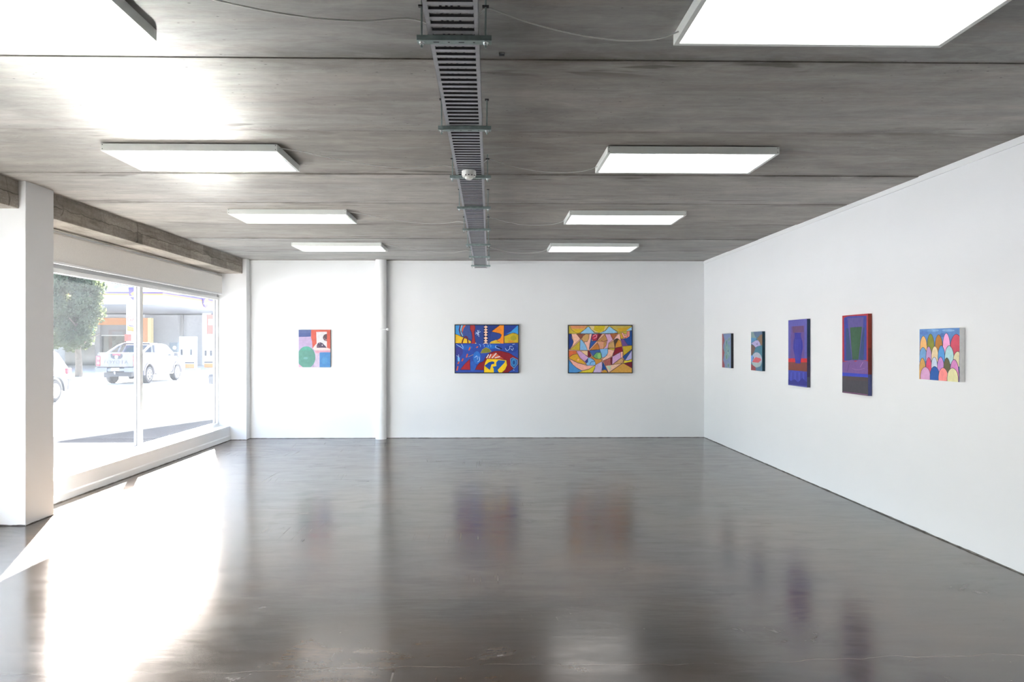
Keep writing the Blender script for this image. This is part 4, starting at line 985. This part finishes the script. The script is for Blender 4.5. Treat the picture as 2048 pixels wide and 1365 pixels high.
def small_car(name, loc, rz, label, cat, suv, paint):
    c = empty(name, loc, label, cat, None, rz)
    H = 1.0 if suv else 0.86
    def hw(y, z): return 0.90 - max(0, z - 0.85) * 0.26 - max(0, 0.45 - z) * 0.15
    R = 0.36 if suv else 0.32; y1, y2 = 0.85, 3.52
    fa = [(y2 + (R + 0.07) * math.cos(a), R + (R + 0.07) * math.sin(a)) for a in [PI * k / 10 for k in range(11)]]
    ra = [(y1 + (R + 0.07) * math.cos(a), R + (R + 0.07) * math.sin(a)) for a in [PI * k / 10 for k in range(11)]]
    prof = [(0.02, 0.62), (0.0, 0.95), (0.10, 1.10), (0.42, 1.52 * H + 0.02), (0.75, 1.66 * H), (1.9, 1.68 * H), (2.5, 1.60 * H), (3.25, 1.12 * H), (4.1, 0.98 * H), (4.38, 0.80), (4.42, 0.50), (4.3, 0.32)]
    skin(prof + [(y2 + R + 0.07, 0.32)] + fa + [(y2 - R - 0.07, 0.28), (y1 + R + 0.07, 0.28)] + ra + [(0.15, 0.34)], hw, c, 'body', paint)
    for sg in (-1, 1):
        for yy in (y1, y2):
            car_wheel(c, sg * 0.78, yy, R, R, 0.22, sg)
            flare(c, sg * 0.885, yy, R, R + 0.06, sg, M_DARK, 0.06)
        for pts in (([(0.55, 1.06), (0.72, 1.50 * H), (1.30, 1.56 * H), (1.32, 1.05)]), ([(1.40, 1.05), (1.38, 1.56 * H), (1.95, 1.57 * H), (2.0, 1.04)]), ([(2.08, 1.04), (2.05, 1.56 * H), (2.45, 1.50 * H), (3.0, 1.06)])):
            q = MB(); A = [(sg * (hw(y, z) + 0.006), y, z) for y, z in pts]; B = [(x - sg * 0.012, y, z) for x, y, z in A]
            q.rings([B, A]); q.build('side_window', M_CARG, c)
        MB().box(min(sg * 0.62, sg * 0.92), max(sg * 0.62, sg * 0.92), -0.02, 0.22, 0.86, 1.05).build('tail_lamp', M_REDL, c, bevel=0.03)
        MB().box(min(sg * 0.58, sg * 0.88), max(sg * 0.58, sg * 0.88), 4.12, 4.40, 0.72, 0.88).build('headlamp', M_CLRL, c, bevel=0.04)
        MB().box(min(sg * 0.90, sg * 1.02), max(sg * 0.90, sg * 1.02), 2.9, 3.02, 1.02, 1.16).build('wing_mirror', M_DARK if suv else paint, c, bevel=0.02)
    MB().box(-0.91, 0.91, -0.08, 0.22, 0.34, 0.72).build('rear_bumper', M_DARK, c, bevel=0.05)
    MB().box(-0.90, 0.90, 4.22, 4.48, 0.26, 0.66).build('front_bumper', M_DARK, c, bevel=0.08)
    rw = MB(); r4 = [(-0.66, 0.13, 1.12), (0.66, 0.13, 1.12), (0.58, 0.40, 1.47 * H), (-0.58, 0.40, 1.47 * H)]
    rw.rings([[(x, y - 0.015, z) for x, y, z in r4], [(x, y + 0.03, z) for x, y, z in r4]]); rw.build('rear_window', M_CARG, c)
    return c
M_CARW2 = simple('white_car_paint_bright', (0.35, 0.35, 0.355), 0.25, 0, 0.5, 0.01)
small_car('car', (-14.50, 24.15, G), PI, 'white sport utility car with dark bumper at the window edge beside the column', 'car', True, M_CARW2)
small_car('car', (-10.05, 33.2, G), PI, 'front of a white car with dark bumper partly behind the far window jamb', 'car', False, M_CARW2)

# ------------------------------------------------------------------ petrol station
M_FASC = simple('canopy_cream', (0.40, 0.31, 0.17), 0.5, 0, 0.4, 0.02)
M_PURP = simple('purple_trim', (0.06, 0.04, 0.20), 0.5)
M_ORNG = simple('orange_panel', (0.46, 0.18, 0.04), 0.5)
M_REDP = simple('coral_panel', (0.36, 0.07, 0.05), 0.5)
M_GREYW = simple('grey_render', (0.20, 0.20, 0.21), 0.7)
M_LGREY = simple('pale_render', (0.34, 0.35, 0.38), 0.7)
M_SHOPG = simple('shop_glass', (0.05, 0.06, 0.06), 0.1, 0, 0.6, 0.5, 0.8)
M_WHITE = simple('white_panel', (0.55, 0.55, 0.55), 0.5)
M_TEAL = simple('teal_panel', (0.05, 0.30, 0.34), 0.5)
GF = G + 0.12
cn = empty('station_canopy', (-20.75, 47.0, GF), 'cream petrol station canopy with a purple and orange edge outside the window', 'canopy')
def at(x, y, z): return (x + 20.75, y - 47.0, z - GF)
def cbox(mb, x0, x1, y0, y1, z0, z1):
    a, b = at(x0, y0, z0), at(x1, y1, z1); return mb.box(a[0], b[0], a[1], b[1], a[2], b[2])
cbox(MB(), -44.0, -20.80, 47.05, 68.0, 4.20, 4.80).build('roof_deck', M_LGREY, cn)
cbox(cbox(MB(), -44.0, -20.751, 47.0, 47.05, 4.12, 4.70), -20.80, -20.75, 47.05, 68.0, 4.12, 4.70).build('fascia', M_FASC, cn)
cbox(cbox(MB(), -44.0, -20.731, 46.98, 47.05, 4.70, 4.80), -20.80, -20.73, 47.05, 68.0, 4.70, 4.80).build('orange_stripe', M_ORNG, cn)
cbox(cbox(MB(), -44.0, -20.721, 46.97, 47.05, 4.80, 4.895), -20.80, -20.72, 47.05, 68.0, 4.80, 4.895).build('purple_edge', M_PURP, cn)
for (x, y) in ((-23.7, 49.2), (-23.7, 62.0), (-36.0, 49.2)):
    cbox(MB(), x - 0.30, x + 0.30, y - 0.2, y + 0.2, GF, 4.22).build('post', M_WHITE, cn)
def badge(x, y, z, rz):
    # a purple shield with an orange swoosh over it
    M_ = Matrix.Translation(at(x, y, z)) @ Matrix.Rotation(rz, 4, 'Z')
    P = [(-0.42, 0.42), (0.42, 0.42), (0.42, -0.30), (0.2, -0.42), (-0.15, -0.36), (-0.36, -0.16)]
    b = MB().prism(P, 'y', -0.10, 0.0).build('badge', M_PURP, cn); b.matrix_local = M_
    s = MB().prism([(-0.30, 0.02), (-0.05, 0.20), (0.42, 0.34), (0.42, 0.02), (0.1, -0.06), (-0.16, -0.10)], 'y', -0.115, -0.10).build('badge_swoosh', M_ORNG, b)
    s = MB().prism([(-0.42, -0.20), (0.42, -0.12), (0.42, -0.06), (-0.42, -0.14)], 'y', -0.115, -0.10).build('badge_stripe', M_WHITE, b)
badge(-22.4, 46.96, 4.75, 0); badge(-20.70, 53.7, 4.68, PI / 2)
# shop
sh = empty('station_shop', (-31.0, 62.0, GF), 'petrol station shop with an orange fascia and grey walls outside the window', 'shop')
def sbx(mb, x0, x1, y0, y1, z0, z1): return mb.box(x0 + 31.0, x1 + 31.0, y0 - 62.0, y1 - 62.0, z0 - GF, z1 - GF)
sbx(sbx(MB(), -42, -28.95, 62.3, 72, GF, 4.1), -28.95, -16, 63.2, 72, GF, 4.1).build('wall', M_LGREY, sh)
sbx(MB(), -32.9, -30.3, 62.0, 62.3, 3.22, 3.80).build('fascia_sign', M_ORNG, sh)
sbx(MB(), -32.5, -30.3, 62.1, 62.3, 2.38, 3.22).build('blind_panel', M_GREYW, sh)
sbx(MB(), -32.5, -30.3, 62.2, 62.3, 0.30, 2.38).build('shop_window', M_SHOPG, sh)
sbx(sbx(MB(), -32.5, -30.3, 62.14, 62.2, 2.30, 2.40), -32.5, -30.3, 62.14, 62.2, 0.25, 0.33).build('window_frame', M_WHITE, sh)
sbx(MB(), -32.9, -32.5, 61.9, 62.3, GF, 3.22).build('pilaster', M_GREYW, sh)
sbx(MB(), -35.5, -32.9, 62.0, 62.3, 2.40, 3.15).build('awning_sign', M_TEAL, sh)
sbx(MB(), -35.5, -32.9, 62.15, 62.3, GF, 2.35).build('shop_window', M_SHOPG, sh)
sbx(MB(), -33.9, -33.0, 62.05, 62.15, 1.55, 2.3).build('window_poster', M_WHITE, sh)
sbx(MB(), -29.3, -28.55, 61.9, 62.3, GF, 3.80).build('orange_column', M_ORNG, sh)
sbx(MB(), -28.55, -28.25, 61.9, 62.3, GF, 3.80).build('yellow_column', simple('yellow_panel', (0.6, 0.5, 0.25), 0.5), sh)
sbx(MB(), -26.3, -26.1, 63.0, 63.2, GF, 4.1).build('corner_post', M_GREYW, sh)
sbx(MB(), -32.2, -31.4, 62.16, 62.2, 0.35, 0.95).build('window_poster', M_TEAL, sh)
# hanging banner at the canopy post
bn = empty('forecourt_banner', (-23.0, 47.5, GF), 'tall white forecourt banner with red letters and a purple swoosh, seen behind the pickup', 'banner')
MB().box(-0.24, 0.42, 0, 0.05, 2.28 - GF, 3.62 - GF).build('panel', M_WHITE, bn)
text_mesh('banner_lettering', 'GA', 0.46, M_REDP, bn, Matrix.Translation((0.06, -0.004, 3.18 - GF)) @ Matrix.Rotation(PI / 2, 4, 'X'))
MB().prism([(-0.20, 2.86 - GF), (-0.05, 2.74 - GF), (0.20, 2.70 - GF), (0.20, 2.76 - GF), (0.0, 2.80 - GF)], 'y', -0.012, 0.0).build('swoosh', M_PURP, bn)
MB().prism([(-0.20, 2.80 - GF), (-0.05, 2.72 - GF), (0.20, 2.66 - GF), (0.20, 2.40 - GF), (-0.20, 2.45 - GF)], 'y', -0.010, 0.0).build('orange_field', M_ORNG, bn)
MB().tube([(0, 0.06, 0), (0, 0.06, 3.62 - GF)], 0.04, 8).build('pole', M_WHITE, bn)
MB().box(-0.36, 0.05, -0.02, 0.0, 1.78 - GF, 2.22 - GF).build('price_panel', M_REDP, bn)
# price sign at the right of the window
ps = empty('price_sign', (-19.62, 52.0, GF), 'coral price sign on the forecourt at the far window jamb', 'sign')
MB().box(-0.26, 0.26, 0, 0.12, 2.30 - GF, 3.66 - GF).build('panel', M_REDP, ps)
MB().box(-0.16, 0.26, -0.01, 0.0, 2.95 - GF, 3.36 - GF).build('price_window', M_WHITE, ps)
text_mesh('price_lettering', 'C2', 0.36, M_PURP, ps, Matrix.Translation((0.05, -0.014, 3.15 - GF)) @ Matrix.Rotation(PI / 2, 4, 'X'))
MB().box(-0.20, 0.20, 0.03, 0.09, 0, 2.30 - GF).build('post', M_WHITE, ps)
# pumps and forecourt furniture
def pump(x, y, h, w, label):
    p = empty('fuel_pump', (x, y, GF), label, 'fuel pump', 'fuel pumps on the forecourt')
    MB().box(-w / 2, w / 2, -0.25, 0.25, 0.12, h).build('cabinet', M_WHITE, p, bevel=0.03)
    MB().box(-w / 2 - 0.12, w / 2 + 0.12, -0.4, 0.4, 0.0, 0.12).build('plinth', M_LGREY, p)
    MB().box(-w * 0.36, w * 0.36, -0.26, -0.25, h * 0.66, h * 0.86).build('display', M_LGREY, p)
    MB().box(-w / 2 + 0.02, w / 2 - 0.02, -0.262, -0.25, 0.14, 0.42).build('kick_panel', M_ORNG, p)
    MB().box(-w / 2 + 0.02, w / 2 - 0.02, -0.262, -0.25, 0.46, 0.54).build('trim_strip', M_DARK, p)
    hs = MB()
    for sx in (-0.3, 0.3): hs.box(sx * w - 0.05, sx * w + 0.05, -0.34, -0.25, h * 0.45, h * 0.62)
    hs.build('nozzle', M_DARK, p)
pump(-20.35, 50.0, 2.25, 1.05, 'wide white fuel pump with an orange base behind the pickup bonnet')
pump(-19.35, 51.2, 2.10, 0.62, 'narrow white fuel pump beside the coral price sign')
bi = empty('forecourt_bin', (-21.75, 51.2, GF), 'dark grey squeegee bin with a pale label beside the wide fuel pump', 'bin')
MB().box(-0.28, 0.28, -0.25, 0.25, 0.0, 1.86).build('casing', simple('bin_grey', (0.13, 0.15, 0.16), 0.6), bi, bevel=0.03)
MB().lathe([(0.0, -0.01), (0.13, -0.01), (0.13, 0.0), (0.0, 0.0)], (0.08, -0.25, 1.5), 'y', 20).build('label_plate', M_WHITE, bi)

# ------------------------------------------------------------------ light
sun = bpy.data.lights.new('sun', 'SUN'); sun.energy = 145.0; sun.angle = math.radians(0.53); sun.color = (1.0, 0.985, 0.96)
so = bpy.data.objects.new('sun', sun); COL.objects.link(so); so.location = (-20, 40, 30)
sd_ = Vector((0.56, -1.42, -1.0)).normalized()
so.rotation_euler = sd_.to_track_quat('-Z', 'Y').to_euler()
w = bpy.data.worlds.new('sky'); SC.world = w; w.use_nodes = True
nt = w.node_tree; nt.nodes.clear()
sk = nt.nodes.new('ShaderNodeTexSky'); sk.sky_type = 'NISHITA'; sk.sun_disc = False
sk.sun_elevation = math.asin(-sd_.z); sk.sun_rotation = math.atan2(-sd_.x, -sd_.y); sk.dust_density = 2.0; sk.air_density = 1.2; sk.ozone_density = 1.0
bg = nt.nodes.new('ShaderNodeBackground'); bg.inputs['Strength'].default_value = 1.7
wo = nt.nodes.new('ShaderNodeOutputWorld')
wb = nt.nodes.new('ShaderNodeMix'); wb.data_type = 'RGBA'; wb.blend_type = 'MULTIPLY'; wb.inputs[0].default_value = 1.0; wb.inputs[7].default_value = (1.0, 0.965, 1.03, 1.0)
nt.links.new(sk.outputs[0], wb.inputs[6]); nt.links.new(wb.outputs[2], bg.inputs[0]); nt.links.new(bg.outputs[0], wo.inputs[0])

# ------------------------------------------------------------------ camera and view
cam = bpy.data.cameras.new('camera'); co = bpy.data.objects.new('camera', cam); COL.objects.link(co); SC.camera = co
F = 1470.0; YAW = 1.15
cam.sensor_width = 36.0; cam.sensor_fit = 'HORIZONTAL'; cam.lens = F / 2048 * 36.0
cam.shift_x = (1024 - (980 + F * math.tan(math.radians(YAW)))) / 2048.0
cam.shift_y = (691 - 682.5) / 2048.0
cam.clip_start = 0.05; cam.clip_end = 2000
co.location = (0, 0, 1.52); co.rotation_euler = (PI / 2, 0, -math.radians(YAW))
vs = SC.view_settings; SC.display_settings.display_device = 'sRGB'
vs.view_transform = 'Standard'; vs.look = 'None'; vs.gamma = 1.0; vs.use_curve_mapping = False; vs.exposure = -0.24
SC.cycles.max_bounces = 8; SC.cycles.diffuse_bounces = 4; SC.cycles.glossy_bounces = 3; SC.cycles.transparent_max_bounces = 10; SC.cycles.transmission_bounces = 3; SC.cycles.adaptive_threshold = 0.02
SC.cycles.sample_clamp_indirect = 0.0; SC.cycles.blur_glossy = 0.0; SC.cycles.caustics_reflective = True; SC.cycles.caustics_refractive = False
